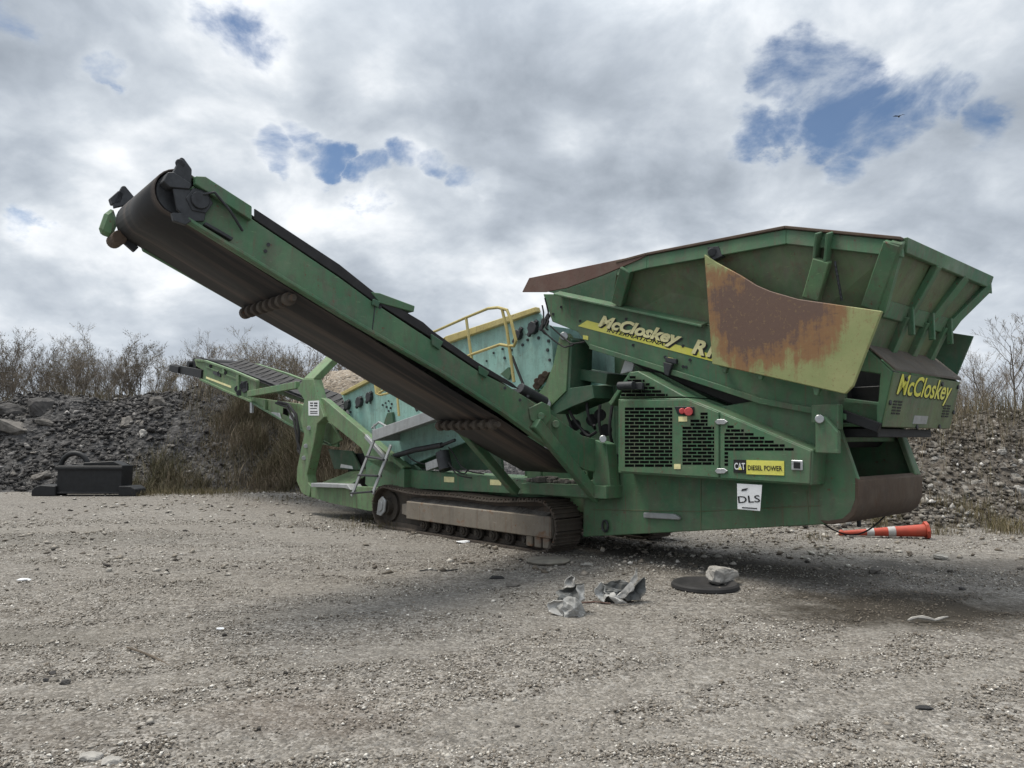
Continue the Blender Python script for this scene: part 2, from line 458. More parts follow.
def ground_material():
    m, nt, b = new_mat('gravel_ground')
    tc = nt.nodes.new('ShaderNodeTexCoord'); o = tc.outputs['Object']
    big = tnoise(nt, o, .22, 6, .6, .4); mid = tnoise(nt, o, 1.3, 8, .65, .2)
    c = mixc(nt, ramp(nt, big, .35, .65), (.138, .125, .108), (.188, .174, .154))
    c = mixc(nt, ramp(nt, mid, .42, .68, 0, .6), c, (.118, .100, .080))
    # drifts of fines and swept wheel bands
    band = tnoise(nt, mapping(nt, o, (.16, .95, 1), (3.3, .4, 0)), 1.0, 7, .6, .9)
    fines = ramp(nt, band, .52, .66)
    c = mixc(nt, ramp(nt, band, .52, .66, 0, .75), c, (.195, .178, .154))
    c = mixc(nt, ramp(nt, band, .46, .36, 0, .6), c, (.115, .102, .088))
    v = nt.nodes.new('ShaderNodeTexVoronoi'); v.inputs['Scale'].default_value = 62; nt.links.new(o, v.inputs['Vector'])
    sepc = nt.nodes.new('ShaderNodeSeparateColor'); nt.links.new(v.outputs['Color'], sepc.inputs[0])
    c = mixc(nt, ramp(nt, sepc.outputs[0], .45, 1, 0, .8), c, (.41, .385, .35))
    c = mixc(nt, ramp(nt, sepc.outputs[1], .62, .95, 0, .65), c, (.065, .06, .055))
    v2 = nt.nodes.new('ShaderNodeTexVoronoi'); v2.inputs['Scale'].default_value = 24; nt.links.new(o, v2.inputs['Vector'])
    sep2 = nt.nodes.new('ShaderNodeSeparateColor'); nt.links.new(v2.outputs['Color'], sep2.inputs[0])
    c = mixc(nt, ramp(nt, sep2.outputs[0], .8, .95, 0, .5), c, (.34, .325, .30))
    c = mixc(nt, ramp(nt, sep2.outputs[2], .82, .95, 0, .5), c, (.07, .065, .06))
    mg = tnoise(nt, mapping(nt, o, (.7, 1.3, 1)), 7.5, 9, .72)
    c = mixc(nt, ramp(nt, mg, .50, .66, 0, .55), c, (.10, .09, .077))
    c = mixc(nt, ramp(nt, mg, .47, .34, 0, .5), c, (.30, .275, .24))
    v3 = nt.nodes.new('ShaderNodeTexVoronoi'); v3.inputs['Scale'].default_value = 9; nt.links.new(o, v3.inputs['Vector'])
    sep3 = nt.nodes.new('ShaderNodeSeparateColor'); nt.links.new(v3.outputs['Color'], sep3.inputs[0])
    chip = ramp(nt, v3.outputs['Distance'], .16, .12, 0, 1)
    w_ = nt.nodes.new('ShaderNodeMath'); w_.operation = 'MULTIPLY'; nt.links.new(chip, w_.inputs[0]); nt.links.new(ramp(nt, sep3.outputs[0], .80, .82), w_.inputs[1]); c = mixc(nt, w_.outputs[0], c, (.42, .40, .37))
    w_ = nt.nodes.new('ShaderNodeMath'); w_.operation = 'MULTIPLY'; nt.links.new(chip, w_.inputs[0]); nt.links.new(ramp(nt, sep3.outputs[1], .76, .78), w_.inputs[1]); c = mixc(nt, w_.outputs[0], c, (.06, .054, .048))
    for nm_, amt, col in (('fines', .5, (.20, .184, .16)), ('coarse', .22, (.105, .095, .083))):
        a_ = nt.nodes.new('ShaderNodeAttribute'); a_.attribute_name = nm_
        q_ = nt.nodes.new('ShaderNodeMath'); q_.operation = 'MULTIPLY'; nt.links.new(a_.outputs['Fac'], q_.inputs[0]); nt.links.new(ramp(nt, tnoise(nt, o, 5, 8, .7), .3, .65, .25 * amt, amt), q_.inputs[1])
        c = mixc(nt, q_.outputs[0], c, col)
    # oil and damp at the hopper end and bottom left; the rest only darker
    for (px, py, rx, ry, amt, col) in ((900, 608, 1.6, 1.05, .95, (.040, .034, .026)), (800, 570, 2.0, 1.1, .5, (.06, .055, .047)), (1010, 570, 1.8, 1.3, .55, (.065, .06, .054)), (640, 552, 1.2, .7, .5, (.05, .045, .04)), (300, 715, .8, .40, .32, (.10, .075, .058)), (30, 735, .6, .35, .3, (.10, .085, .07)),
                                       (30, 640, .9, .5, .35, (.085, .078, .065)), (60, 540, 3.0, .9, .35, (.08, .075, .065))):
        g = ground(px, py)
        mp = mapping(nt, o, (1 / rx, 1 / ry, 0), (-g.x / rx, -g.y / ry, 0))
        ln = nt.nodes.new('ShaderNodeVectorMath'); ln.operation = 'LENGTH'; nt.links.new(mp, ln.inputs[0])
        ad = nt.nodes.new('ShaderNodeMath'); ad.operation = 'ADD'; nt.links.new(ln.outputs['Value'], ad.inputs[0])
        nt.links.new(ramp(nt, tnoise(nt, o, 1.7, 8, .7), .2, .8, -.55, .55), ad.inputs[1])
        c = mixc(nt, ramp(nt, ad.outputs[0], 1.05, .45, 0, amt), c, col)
    nt.links.new(c, b.inputs['Base Color']); b.inputs['Roughness'].default_value = .95; b.inputs['Specular IOR Level'].default_value = .15
    ad = nt.nodes.new('ShaderNodeMath'); ad.operation = 'ADD'
    nt.links.new(ramp(nt, v.outputs['Distance'], 0, .6, 1, 0), ad.inputs[0]); nt.links.new(ramp(nt, v2.outputs['Distance'], 0, .5, 1.5, 0), ad.inputs[1])
    bump(nt, b, ad.outputs[0], .75, .014)
    return m


def build_ground():
    nx, ny = 300, 260
    us = np.linspace(-1, 1, nx); xs = np.sinh(us * 5.2) / math.sinh(5.2) * 900
    vs = np.linspace(0, 1, ny); ys = -3 + np.sinh(vs * 5.6) / math.sinh(5.6) * 1500
    v = []; f = []
    for j in range(ny):
        for i in range(nx):
            v.append((xs[i], ys[j], ground_z(xs[i], ys[j])))
    for j in range(ny - 1):
        for i in range(nx - 1):
            a = j * nx + i; f.append((a, a + 1, a + nx + 1, a + nx))
    me = bpy.data.meshes.new('ground'); me.from_pydata(v, [], f)
    tr = [track_at(p[0], p[1]) if math.hypot(p[0], p[1]) < 26 and p[1] > 1 else (0, 0) for p in v]
    for nm_, k in (('fines', 0), ('coarse', 1)):
        at = me.attributes.new(nm_, 'FLOAT', 'POINT'); at.data.foreach_set('value', np.array([t[k] for t in tr], np.float32)); me.shade_smooth(); me.materials.append(ground_material())
    tag(link(bpy.data.objects.new('ground', me)), kind='structure')


build_ground()


def stones_mesh(name, P, R, T, mat, flat=.65):
    """many small angular stones in one mesh: centres P, radii R, tint T"""
    n = len(P)
    base = np.array([(1, 0, 0), (-1, 0, 0), (0, 1, 0), (0, -1, 0), (0, 0, 1), (0, 0, -1)], float)
    tri = np.array([(0, 2, 4), (2, 1, 4), (1, 3, 4), (3, 0, 4), (2, 0, 5), (1, 2, 5), (3, 1, 5), (0, 3, 5)])
    V = np.repeat(base[None], n, 0) * rng.uniform(.55, 1.35, (n, 6, 1)) + rng.uniform(-.28, .28, (n, 6, 3))
    V *= R[:, None, None] * rng.uniform(.7, 1.3, (n, 1, 3)); V[:, :, 2] *= flat
    a = rng.uniform(0, 2 * np.pi, n); b = rng.uniform(-.5, .5, n)
    ca, sa, cb, sb = np.cos(a)[:, None], np.sin(a)[:, None], np.cos(b)[:, None], np.sin(b)[:, None]
    x, y, z = V[..., 0].copy(), V[..., 1].copy(), V[..., 2].copy()
    y, z = cb * y - sb * z, sb * y + cb * z
    V[..., 0] = ca * x - sa * y; V[..., 1] = sa * x + ca * y; V[..., 2] = z
    V += P[:, None, :]
    Fc = (tri[None] + (np.arange(n) * 6)[:, None, None]).reshape(-1, 3)
    me = bpy.data.meshes.new(name)
    me.vertices.add(n * 6); me.vertices.foreach_set('co', V.reshape(-1))
    me.loops.add(len(Fc) * 3); me.loops.foreach_set('vertex_index', Fc.reshape(-1).astype(np.int32))
    me.polygons.add(len(Fc)); me.polygons.foreach_set('loop_start', (np.arange(len(Fc)) * 3).astype(np.int32))
    me.update(calc_edges=True); me.validate()
    at = me.attributes.new('tint', 'FLOAT', 'POINT'); at.data.foreach_set('value', np.repeat(T, 6).astype(np.float32))
    me.materials.append(mat)
    return bpy.data.objects.new(name, me)


GRAVEL_COLS = [(.055, .05, .045), (.135, .115, .092), (.215, .19, .158), (.29, .265, .23), (.43, .405, .36), (.60, .57, .52)]
M['gravel'] = speckled('gravel_stones', GRAVEL_COLS)


def build_gravel():
    P = []; R = []
    while len(P) < 125000:
        y = 2.6 + 12.5 * random.random() ** 1.9
        x = (random.random() * 2 - 1) * (y * .74 + .6)
        q = .42 + .8 * fbm(x, y, .8, 3, 5.5) + 1.0 * fbm(x * .4, y * 2.6, .5, 3, 8.2)
        f, sh = track_at(x, y); q += .12 - .7 * f + .35 * sh
        if random.random() > max(.05, min(1, q)): continue
        r = .0045 + .009 * random.random() ** 2.5 + (.012 * random.random() if random.random() < .025 else 0)
        r *= 1 + max(0, y - 6) * .04
        P.append((x, y, ground_z(x, y) + r * .25)); R.append(r)
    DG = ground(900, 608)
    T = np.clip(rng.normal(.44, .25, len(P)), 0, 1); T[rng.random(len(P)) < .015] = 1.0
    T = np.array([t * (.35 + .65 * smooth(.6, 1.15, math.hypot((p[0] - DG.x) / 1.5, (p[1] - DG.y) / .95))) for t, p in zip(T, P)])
    o = stones_mesh('gravel', np.array(P), np.array(R), T, M['gravel']); link(o)
    tag(o, 'loose grey and tan gravel strewn over the yard', kind='stuff')


build_gravel()


def build_loose_stones():
    P = []; R = []
    while len(P) < 9000:
        y = random.uniform(9, 24); x = random.uniform(-.78, .78) * y
        q = .25 + .9 * fbm(x, y, .35, 3, 15.5) + .8 * smooth(19.5, 22.8, y) + (.7 * smooth(11.5, 13.5, y) if x > 4 else 0)
        if random.random() > q: continue
        r = .012 + .05 * random.random() ** 4
        P.append((x, y, ground_z(x, y) + r * .2)); R.append(r)
    T = np.clip(rng.normal(.42, .28, len(P)), 0, 1)
    o = stones_mesh('loose_stones', np.array(P), np.array(R), T, M['gravel'], .6); link(o)
    tag(o, 'scattered loose stones between the machine and the heaps', kind='stuff')


build_loose_stones()


# ------------------------------------------------------------------ heaps


def heap_left(x, y):
    """dark broken-asphalt heap along the left edge of the yard"""
    foot = 22.6 + .5 * math.sin(x * .5) + .9 * fbm(x, 0, .25, 3, 2.2)
    top = 2.75 + .5 * math.sin(x * .33 + 1.2) + 1.05 * math.exp(-((x + 11.2) / 2.6) ** 2) + .5 * smooth(-20, -30, x)
    fade = smooth(6, -3, x)
    h = top * smooth(foot, foot + 6.2, y) * (1 - .45 * smooth(30, 40, y)) * fade
    return h + (fbm(x, y, .7, 5, 4.4) * .28 + fbm(x, y, 2.3, 3, 6.1) * .09) * smooth(foot - .2, foot + 1.2, y) * fade


def heap_right(x, y):
    """pale concrete heap at the right"""
    foot = 13.6 + .45 * fbm(x, 0, .4, 3, 7.2) + .10 * (x - 8)
    top = 1.95 + .25 * math.sin(x * .6) + .4 * smooth(12, 22, x)
    fade = smooth(3.6, 7.0, x)
    h = top * smooth(foot, foot + 4.5, y) * (1 - .3 * smooth(22, 34, y)) * fade
    return h + (fbm(x, y, .8, 5, 1.4) * .2 + fbm(x, y, 2.6, 3, 3.1) * .08) * smooth(foot - .2, foot + 1, y) * fade


def heap_far(x, y):
    """tan gravel heap seen through the machine"""
    r = math.hypot((x + 9.5) / 9.5, (y - 47) / 8)
    return 6.1 * smooth(1.0, 0.12, r) + (fbm(x, y, .5, 4, 8.8) * .25 if r < 1.05 else 0)


def heap_material(name, a, b_, c_, sc=3.0):
    m, nt, b = new_mat(name)
    tc = nt.nodes.new('ShaderNodeTexCoord'); o = tc.outputs['Object']
    c = mixc(nt, ramp(nt, tnoise(nt, o, .6, 8, .65), .35, .65), a, b_)
    v = nt.nodes.new('ShaderNodeTexVoronoi'); v.inputs['Scale'].default_value = sc * 3; nt.links.new(o, v.inputs['Vector'])
    sp = nt.nodes.new('ShaderNodeSeparateColor'); nt.links.new(v.outputs['Color'], sp.inputs[0])
    c = mixc(nt, ramp(nt, sp.outputs[0], .55, 1, 0, .7), c, c_)
    c = mixc(nt, ramp(nt, sp.outputs[1], .6, 1, 0, .6), c, tuple(x * .45 for x in a))
    nt.links.new(c, b.inputs['Base Color']); b.inputs['Roughness'].default_value = 1; b.inputs['Specular IOR Level'].default_value = .1
    bump(nt, b, ramp(nt, v.outputs['Distance'], 0, .6, 1, 0), .9, .06)
    return m


def build_heap(name, fn, x0, x1, y0, y1, step, mat):
    nx = int((x1 - x0) / step); ny = int((y1 - y0) / step); v = []; f = []
    for j in range(ny + 1):
        for i in range(nx + 1):
            x = x0 + i * step; y = y0 + j * step; v.append((x, y, fn(x, y) - .03))
    for j in range(ny):
        for i in range(nx):
            a = j * (nx + 1) + i; f.append((a, a + 1, a + nx + 2, a + nx + 1))
    me = bpy.data.meshes.new(name); me.from_pydata(v, [], f); me.materials.append(mat)
    return tag(link(bpy.data.objects.new(name, me)), kind='structure')


build_heap('rubble_hill', heap_left, -44, 8, 20, 44, .2, heap_material('asphalt_rubble', (.050, .049, .050), (.078, .074, .070), (.15, .145, .14)))
build_heap('concrete_hill', heap_right, 3, 30, 12, 38, .2, heap_material('concrete_rubble', (.088, .076, .063), (.13, .114, .096), (.28, .265, .24)))
build_heap('gravel_hill', heap_far, -21, 2, 37, 58, .4, heap_material('tan_gravel', (.24, .20, .155), (.31, .265, .215), (.36, .33, .29), 2.0))


def rock(name, size, mat, parent=None, seed=0, flat=1.0, cuts=26):
    r = random.Random(seed); bm = bmesh.new()
    for _ in range(cuts):
        d = Vector((r.gauss(0, 1), r.gauss(0, 1), r.gauss(0, 1))).normalized()
        m = max(abs(d.x), abs(d.y), abs(d.z)); k = (.62 / m + .38) * r.uniform(.8, 1.05)
        bm.verts.new(Vector((d.x * size[0], d.y * size[1], d.z * size[2] * flat)) * .5 * k)
    bmesh.ops.convex_hull(bm, input=bm.verts)
    bmesh.ops.delete(bm, geom=[v for v in bm.verts if not v.link_faces], context='VERTS')
    bmesh.ops.bevel(bm, geom=list(bm.edges), offset=min(size) * .03, segments=1, affect='EDGES')
    bmesh.ops.triangulate(bm, faces=bm.faces); bmesh.ops.subdivide_edges(bm, edges=[e for e in bm.edges if e.calc_length() > min(size) * .18], cuts=2, use_grid_fill=True)
    bm.normal_update(); am = min(size)
    for v in bm.verts: v.co += v.normal * am * (.10 * noise.noise(v.co * (3.2 / am) + Vector((seed, 0, 0))) + .05 * noise.noise(v.co * (9 / am)))
    me = bpy.data.meshes.new(name); bm.to_mesh(me); bm.free(); me.materials.append(mat)
    return bpy.data.objects.new(name, me)


def on_heap(px, py, fn, y0, y1):
    d = ray(px, py); y = y0
    while y < y1:
        p = CAM + d * (y / d.y)
        if p.z <= fn(p.x, p.y): return p
        y += .06
    return None


def rubble_scatter(name, fn, n, xr, yr, rr, cols, label):
    P = []; R = []
    while len(P) < n:
        x = random.uniform(*xr); y = random.uniform(*yr); h = fn(x, y)
        if h < .04: continue
        if fbm(x, y, .5, 3, 2.7) + random.random() < .35: continue
        if fn is heap_left and x > -12.2 and random.random() > .12: continue
        r = rr[0] + (rr[1] - rr[0]) * random.random() ** 4.5
        P.append((x, y, h + r * .1)); R.append(r)
    o = stones_mesh(name, np.array(P), np.array(R), np.clip(rng.normal(.42, .23, n), 0, 1), speckled(name + '_tints', cols), .7); link(o)
    tag(o, label, kind='stuff')


DK = [(.022, .021, .021), (.042, .040, .039), (.07, .066, .063), (.12, .113, .106), (.30, .285, .27)]
PL = [(.038, .033, .028), (.082, .072, .061), (.13, .116, .098), (.21, .195, .172), (.50, .48, .45)]
rubble_scatter('rubble', heap_left, 27000, (-30, -3), (21.8, 32), (.02, .13), DK, 'broken dark asphalt and stone rubble covering the left heap')
rubble_scatter('concrete_rubble', heap_right, 20000, (5, 18), (12.8, 20), (.012, .085), PL, 'pale broken concrete rubble covering the right heap')

# big chunks one can point to
big_left = [(15, 428, 1.35, .8, .45, 'midrock', 'large pale grey slab leaning high on the far left rubble heap'),
            (42, 408, 1.3, .8, .75, 'asphalt', 'big dark block topmost on the left rubble heap'),
            (12, 412, 1.2, .8, .6, 'asphalt', 'rounded dark block at the left edge above the grey slab'),
            (128, 424, .7, .55, .5, 'midrock', 'rounded brownish boulder in the middle of the left rubble heap'),
            (157, 403, .6, .45, .5, 'midrock', 'grey lump on the crest beside the brush mound'),
            (143, 434, .45, .3, .35, 'concrete', 'small whitish lump below the brownish boulder'),
            (42, 477, .6, .45, .3, 'midrock', 'grey boulder at the heap foot left of the black attachment'),
            (170, 446, .5, .2, .15, 'midrock', 'long grey shard at the edge of the brush mound'),
            (155, 411, .6, .45, .25, 'midrock', 'flat grey slab just under the crest lump')]
for i, (px, py, a, b, c, mt, lb) in enumerate(big_left):
    p = on_heap(px, py, heap_left, 20, 40)
    if p is None: continue
    o = rock('rubble_chunk', (a, b, c), M[mt], seed=i + 3); link(o); o.location = p; o.rotation_euler = (.25 * math.sin(i * 3), .35 * math.cos(i * 2), i * 1.7)
    tag(o, lb, 'rock', 'large chunks on the left heap')
protos = [rock('rubble_chunk', (1, .75, .55), M['asphalt' if k % 3 else 'midrock'], seed=60 + k) for k in range(8)]
for k in range(60):
    px = random.uniform(0, 165); py = random.uniform(402, 488)
    p = on_heap(px, py, heap_left, 20, 40)
    if p is None: continue
    o = protos[k % 8].copy(); link(o); s = .15 + .38 * random.random() ** 2; o.scale = (s * 1.25, s, s * (.45 if k % 2 else .8))
    o.location = p; o.rotation_euler = (random.uniform(-.5, .5), random.uniform(-.5, .5), random.uniform(0, 6))
    tag(o, 'dark angular rubble chunk lying among others on the left heap', 'rock', 'dark chunks on the left heap')
big_right = [(1019, 493, .40, .3, .30, 'large whitish boulder at the right edge of the concrete heap'),
             (1001, 452, .26, .2, .14, 'pale rounded stone high up near the right edge'),
             (1000, 485, .24, .16, .09, 'flat pale slab left of the whitish boulder'),
             (1022, 463, .22, .16, .15, 'pale stone above the whitish boulder at the right edge'),
             (923, 453, .16, .12, .11, 'small pale stone just right of the rusty bumper'),
             (930, 486, .17, .11, .07, 'flat pale stone above the traffic cone end'),
             (1010, 526, .18, .12, .14, 'upright pale shard in the dry grass at the heap foot'),
             (967, 526, .16, .1, .1, 'pale shard in the dry grass right of the cone')]
for i, (px, py, a, b, c, lb) in enumerate(big_right):
    p = on_heap(px, py, heap_right, 11, 30) or ground(px, py + 4)
    o = rock('concrete_chunk', (a, b, c), M['concrete'], seed=i + 30); link(o); o.location = p; o.rotation_euler = (.3 * math.sin(i * 3), .3 * math.cos(i * 2), i * 1.3)
    tag(o, lb, 'rock', 'large stones on the right heap')
protos = [rock('concrete_chunk', (1, .75, .6), M['concrete' if k % 2 else 'midrock'], seed=90 + k) for k in range(6)]
for k in range(46):
    p = on_heap(random.uniform(905, 1040), random.uniform(445, 528), heap_right, 11, 30)
    if p is None: continue
    o = protos[k % 6].copy(); link(o); s = random.uniform(.08, .2); o.scale = (s, s, s)
    o.location = p; o.rotation_euler = (random.uniform(-.5, .5), random.uniform(-.5, .5), random.uniform(0, 6))
    tag(o, 'pale concrete chunk lying among others on the right heap', 'rock', 'concrete chunks on the right heap')


# ------------------------------------------------------------------ plants
def blades(name, pts, mat, label, lean=.5):
    """thin curved stalks: (x, y, z, height, width, tint)"""
    P = np.array(pts); n = len(P)
    a = rng.uniform(0, 2 * np.pi, n); ln = rng.uniform(.05, lean, n) * P[:, 3]; w = P[:, 4]
    dx, dy = np.cos(a), np.sin(a); sx, sy = -dy, dx
    V = np.zeros((n, 5, 3))
    for k, (t, ww) in enumerate(((0, 1), (0, -1), (.55, .8), (.55, -.8), (1, 0))):
        V[:, k, 0] = P[:, 0] + dx * ln * t ** 1.8 + sx * w * ww * .5; V[:, k, 1] = P[:, 1] + dy * ln * t ** 1.8 + sy * w * ww * .5
        V[:, k, 2] = P[:, 2] + P[:, 3] * t * (1 - .12 * t)
    tri = np.array([(0, 1, 3), (0, 3, 2), (2, 3, 4)])
    Fc = (tri[None] + (np.arange(n) * 5)[:, None, None]).reshape(-1, 3)
    me = bpy.data.meshes.new(name)
    me.vertices.add(n * 5); me.vertices.foreach_set('co', V.reshape(-1))
    me.loops.add(len(Fc) * 3); me.loops.foreach_set('vertex_index', Fc.reshape(-1).astype(np.int32))
    me.polygons.add(len(Fc)); me.polygons.foreach_set('loop_start', (np.arange(len(Fc)) * 3).astype(np.int32))
    me.update(calc_edges=True); me.validate()
    at = me.attributes.new('tint', 'FLOAT', 'POINT'); at.data.foreach_set('value', np.repeat(P[:, 5], 5).astype(np.float32))
    me.materials.append(mat)
    o = link(bpy.data.objects.new(name, me)); return tag(o, label, kind='stuff')


M['brush'] = speckled('dry_brush', [(.06, .060, .030), (.095, .085, .050), (.13, .108, .072), (.165, .135, .097), (.22, .18, .135)])
M['grass'] = speckled('dry_grass', [(.075, .072, .03), (.115, .098, .052), (.16, .13, .078), (.20, .165, .105)])


def build_brush():
    pts = []
    while len(pts) < 40000:      # tall weeds over the mound behind the tail conveyor
        x = random.uniform(-12.6, -3.0); y = random.uniform(22.3, 29)
        if random.random() > .06 + .94 * smooth(-12.3, -10.7, x): continue
        h = heap_left(x, y)
        if h < .02: h = 0
        if fbm(x, y, .45, 3, 6.6) + random.random() * .9 < .22: continue
        cl = smooth(-.35, .45, fbm(x, y, .9, 3, 12.1)); pts.append((x, y, h - .05, (.25 + 1.05 * cl) * random.uniform(.35, 1.1) * (.35 + .65 * smooth(22.2, 24.5, y)), random.uniform(.007, .018), min(1, max(0, random.gauss(.42, .22) + .4 * fbm(x, y, .4, 2, 3)))))
    blades('brush', pts, M['brush'], 'tall brown and olive weeds over the mound behind the tail conveyor', 1.0)
    pts = []
    while len(pts) < 14000:      # thicket along the back of the left heap
        x = random.uniform(-46, 4); y = random.uniform(28.5, 37)
        if fbm(x, y, .35, 3, 1.6) + random.random() < .3: continue
        hh = .45 + .75 * smooth(-.3, .5, fbm(x, y, .3, 2, 9))
        pts.append((x, y, max(0, heap_left(x, y)) - .05, hh * random.uniform(.6, 1.2), random.uniform(.012, .026), min(1, max(0, random.gauss(.5, .2)))))
    blades('thicket', pts, M['brush'], 'brown thicket of dry stems along the top of the left heap', .45)
    pts = []
    while len(pts) < 16000:       # right crest
        x = random.uniform(5, 26); y = random.uniform(14.4, 25)
        if y < 16.2 and random.random() < .45: continue
        if fbm(x, y, .5, 3, 4.6) + random.random() < .35: continue
        pts.append((x, y, max(0, heap_right(x, y)) - .04, random.uniform(.25, 1.0) * (.45 + .55 * smooth(15.5, 17.5, y)), random.uniform(.006, .014), min(1, max(0, random.gauss(.5, .22)))))
    blades('dry_brush', pts, M['brush'], 'brown dry weeds along the crest of the right concrete heap', .6)
    pts = []
    while len(pts) < 3600:       # grass at the feet of both heaps
        if random.random() < .55:
            x = random.uniform(6.6, 11); y = random.uniform(12.6, 14.6)
            if fbm(x, y, .9, 3, 2.6) + random.random() * .5 < .32: continue
            h = heap_right(x, y); hh = random.uniform(.10, .34); w = .007
        else:
            x = random.uniform(-11.4, -4); y = random.uniform(21.2, 23)
            if fbm(x, y, .5, 3, 2.6) + random.random() * .4 < .42: continue
            h = heap_left(x, y); hh = random.uniform(.08, .28); w = .011
        pts.append((x, y, max(h, 0) - .02, hh, w, random.random()))
    blades('grass', pts, M['grass'], 'dry tufted grass along the feet of the heaps', .7)
    pts = []
    for (px, py, n, r) in ((382, 528, 260, .5), (300, 500, 400, .9), (815, 540, 60, .2), (365, 520, 160, .4), (470, 495, 60, .3)):
        g = ground(px, py)
        for _ in range(n):
            x = g.x + random.gauss(0, r); y = g.y + random.gauss(0, r * .5)
            pts.append((x, y, ground_z(x, y) - .01, random.uniform(.05, .22), .006, random.random() * .8))
    blades('weeds', pts, M['grass'], 'small weeds growing round the crawler track and machine feet', .7)


build_brush()
M['bark'] = plain('grey_bark', (.14, .12, .10), .95, .3, 6)
M['twig'] = plain('brown_twigs', (.155, .128, .10), .95, .3, 1.5)
M['twigleaf'] = plain('brown_leaves', (.15, .125, .075), .9, .35, 2)


def tree_meshes(seed, height, bushy, leaves):
    r = random.Random(seed); tr = MB(); cr = MB()

    def branch(p, d, ln, rad, lvl):
        segs = 4 if lvl < 2 else 3; path = [p.copy()]; rs = [rad]
        for i in range(segs):
            d = (d + Vector((r.gauss(0, .16), r.gauss(0, .16), r.gauss(.05, .08)))).normalized()
            p = p + d * ln / segs; path.append(p.copy()); rs.append(rad * (1 - .75 * (i + 1) / segs))
        (tr if lvl < 2 else cr).tube(path, rs, 5 if lvl < 2 else 3, cap=False)
        if lvl >= 4: return
        n = {0: r.randint(7, 10), 1: r.randint(5, 7), 2: r.randint(4, 6), 3: r.randint(2, 3)}[lvl]
        n = int(n * bushy + .5)
        for k in range(n):
            t = r.uniform(.40 if lvl == 0 else .2, 1.0); i = min(segs - 1, int(t * segs)); q = path[i].lerp(path[i + 1], t * segs - i)
            dd = path[i + 1] - path[i]; dd.normalize()
            side = Vector((r.gauss(0, 1), r.gauss(0, 1), r.gauss(0, .5))); side = (side - dd * side.dot(dd)).normalized()
            nd = (dd * r.uniform(.55, 1.0) + side * r.uniform(.42, .8) + Vector((0, 0, .30))).normalized()
            branch(q, nd, ln * r.uniform(.42, .66) * (1 - .25 * t), max(.0065, rad * (1 - .7 * t) * .58), lvl + 1)
        if leaves and lvl >= 2:
            for k in range(leaves):
                q = path[-1].lerp(path[0], r.random() * .8) + Vector((r.gauss(0, .07), r.gauss(0, .07), r.gauss(0, .07)))
                u = Vector((r.gauss(0, 1), r.gauss(0, 1), r.gauss(0, 1))).normalized() * r.uniform(.025, .05); w = u.orthogonal().normalized() * r.uniform(.018, .035)
                n0 = len(lf.v); lf.add([q - u, q + w, q + u, q - w], [(0, 1, 2, 3)])
    lf = MB()
    for k in range(1 if r.random() < .5 else r.randint(2, 3)):
        branch(Vector((r.gauss(0, .15) * k, r.gauss(0, .15) * k, -.2)), Vector((r.gauss(0, .14), r.gauss(0, .14), 1)).normalized(), height * r.uniform(.75, .95), height * .0145, 0)
    n = len(cr.v); nf = len(cr.f); cr.add(lf.v, lf.f)

    def mk(mb, name, mats, split=None):
        me = bpy.data.meshes.new(name); me.from_pydata(mb.v, [], mb.f)
        for m_ in mats: me.materials.append(m_)
        if split is not None:
            idx = np.zeros(len(me.polygons), np.int32); idx[split:] = 1; me.polygons.foreach_set('material_index', idx)
        return me
    return mk(tr, 'trunk', [M['bark']]), mk(cr, 'crown', [M['twig'], M['twigleaf']], nf)


TREES = [tree_meshes(21 + k, 5.0, (.88, .85, .95, .88, .85)[k], (0, 1, 2, 0, 1)[k]) for k in range(5)]


def plant_tree(x, y, z, s, k, label, group, name='bare_tree'):
    o = empty(name, (x, y, z), random.uniform(0, 6.28)); o.scale = (s * random.uniform(.9, 1.15), s * random.uniform(.9, 1.15), s)
    for nm, me in zip(('trunk', 'crown'), TREES[k]): link(bpy.data.objects.new(nm, me), o)
    return tag(o, label, 'tree', group)


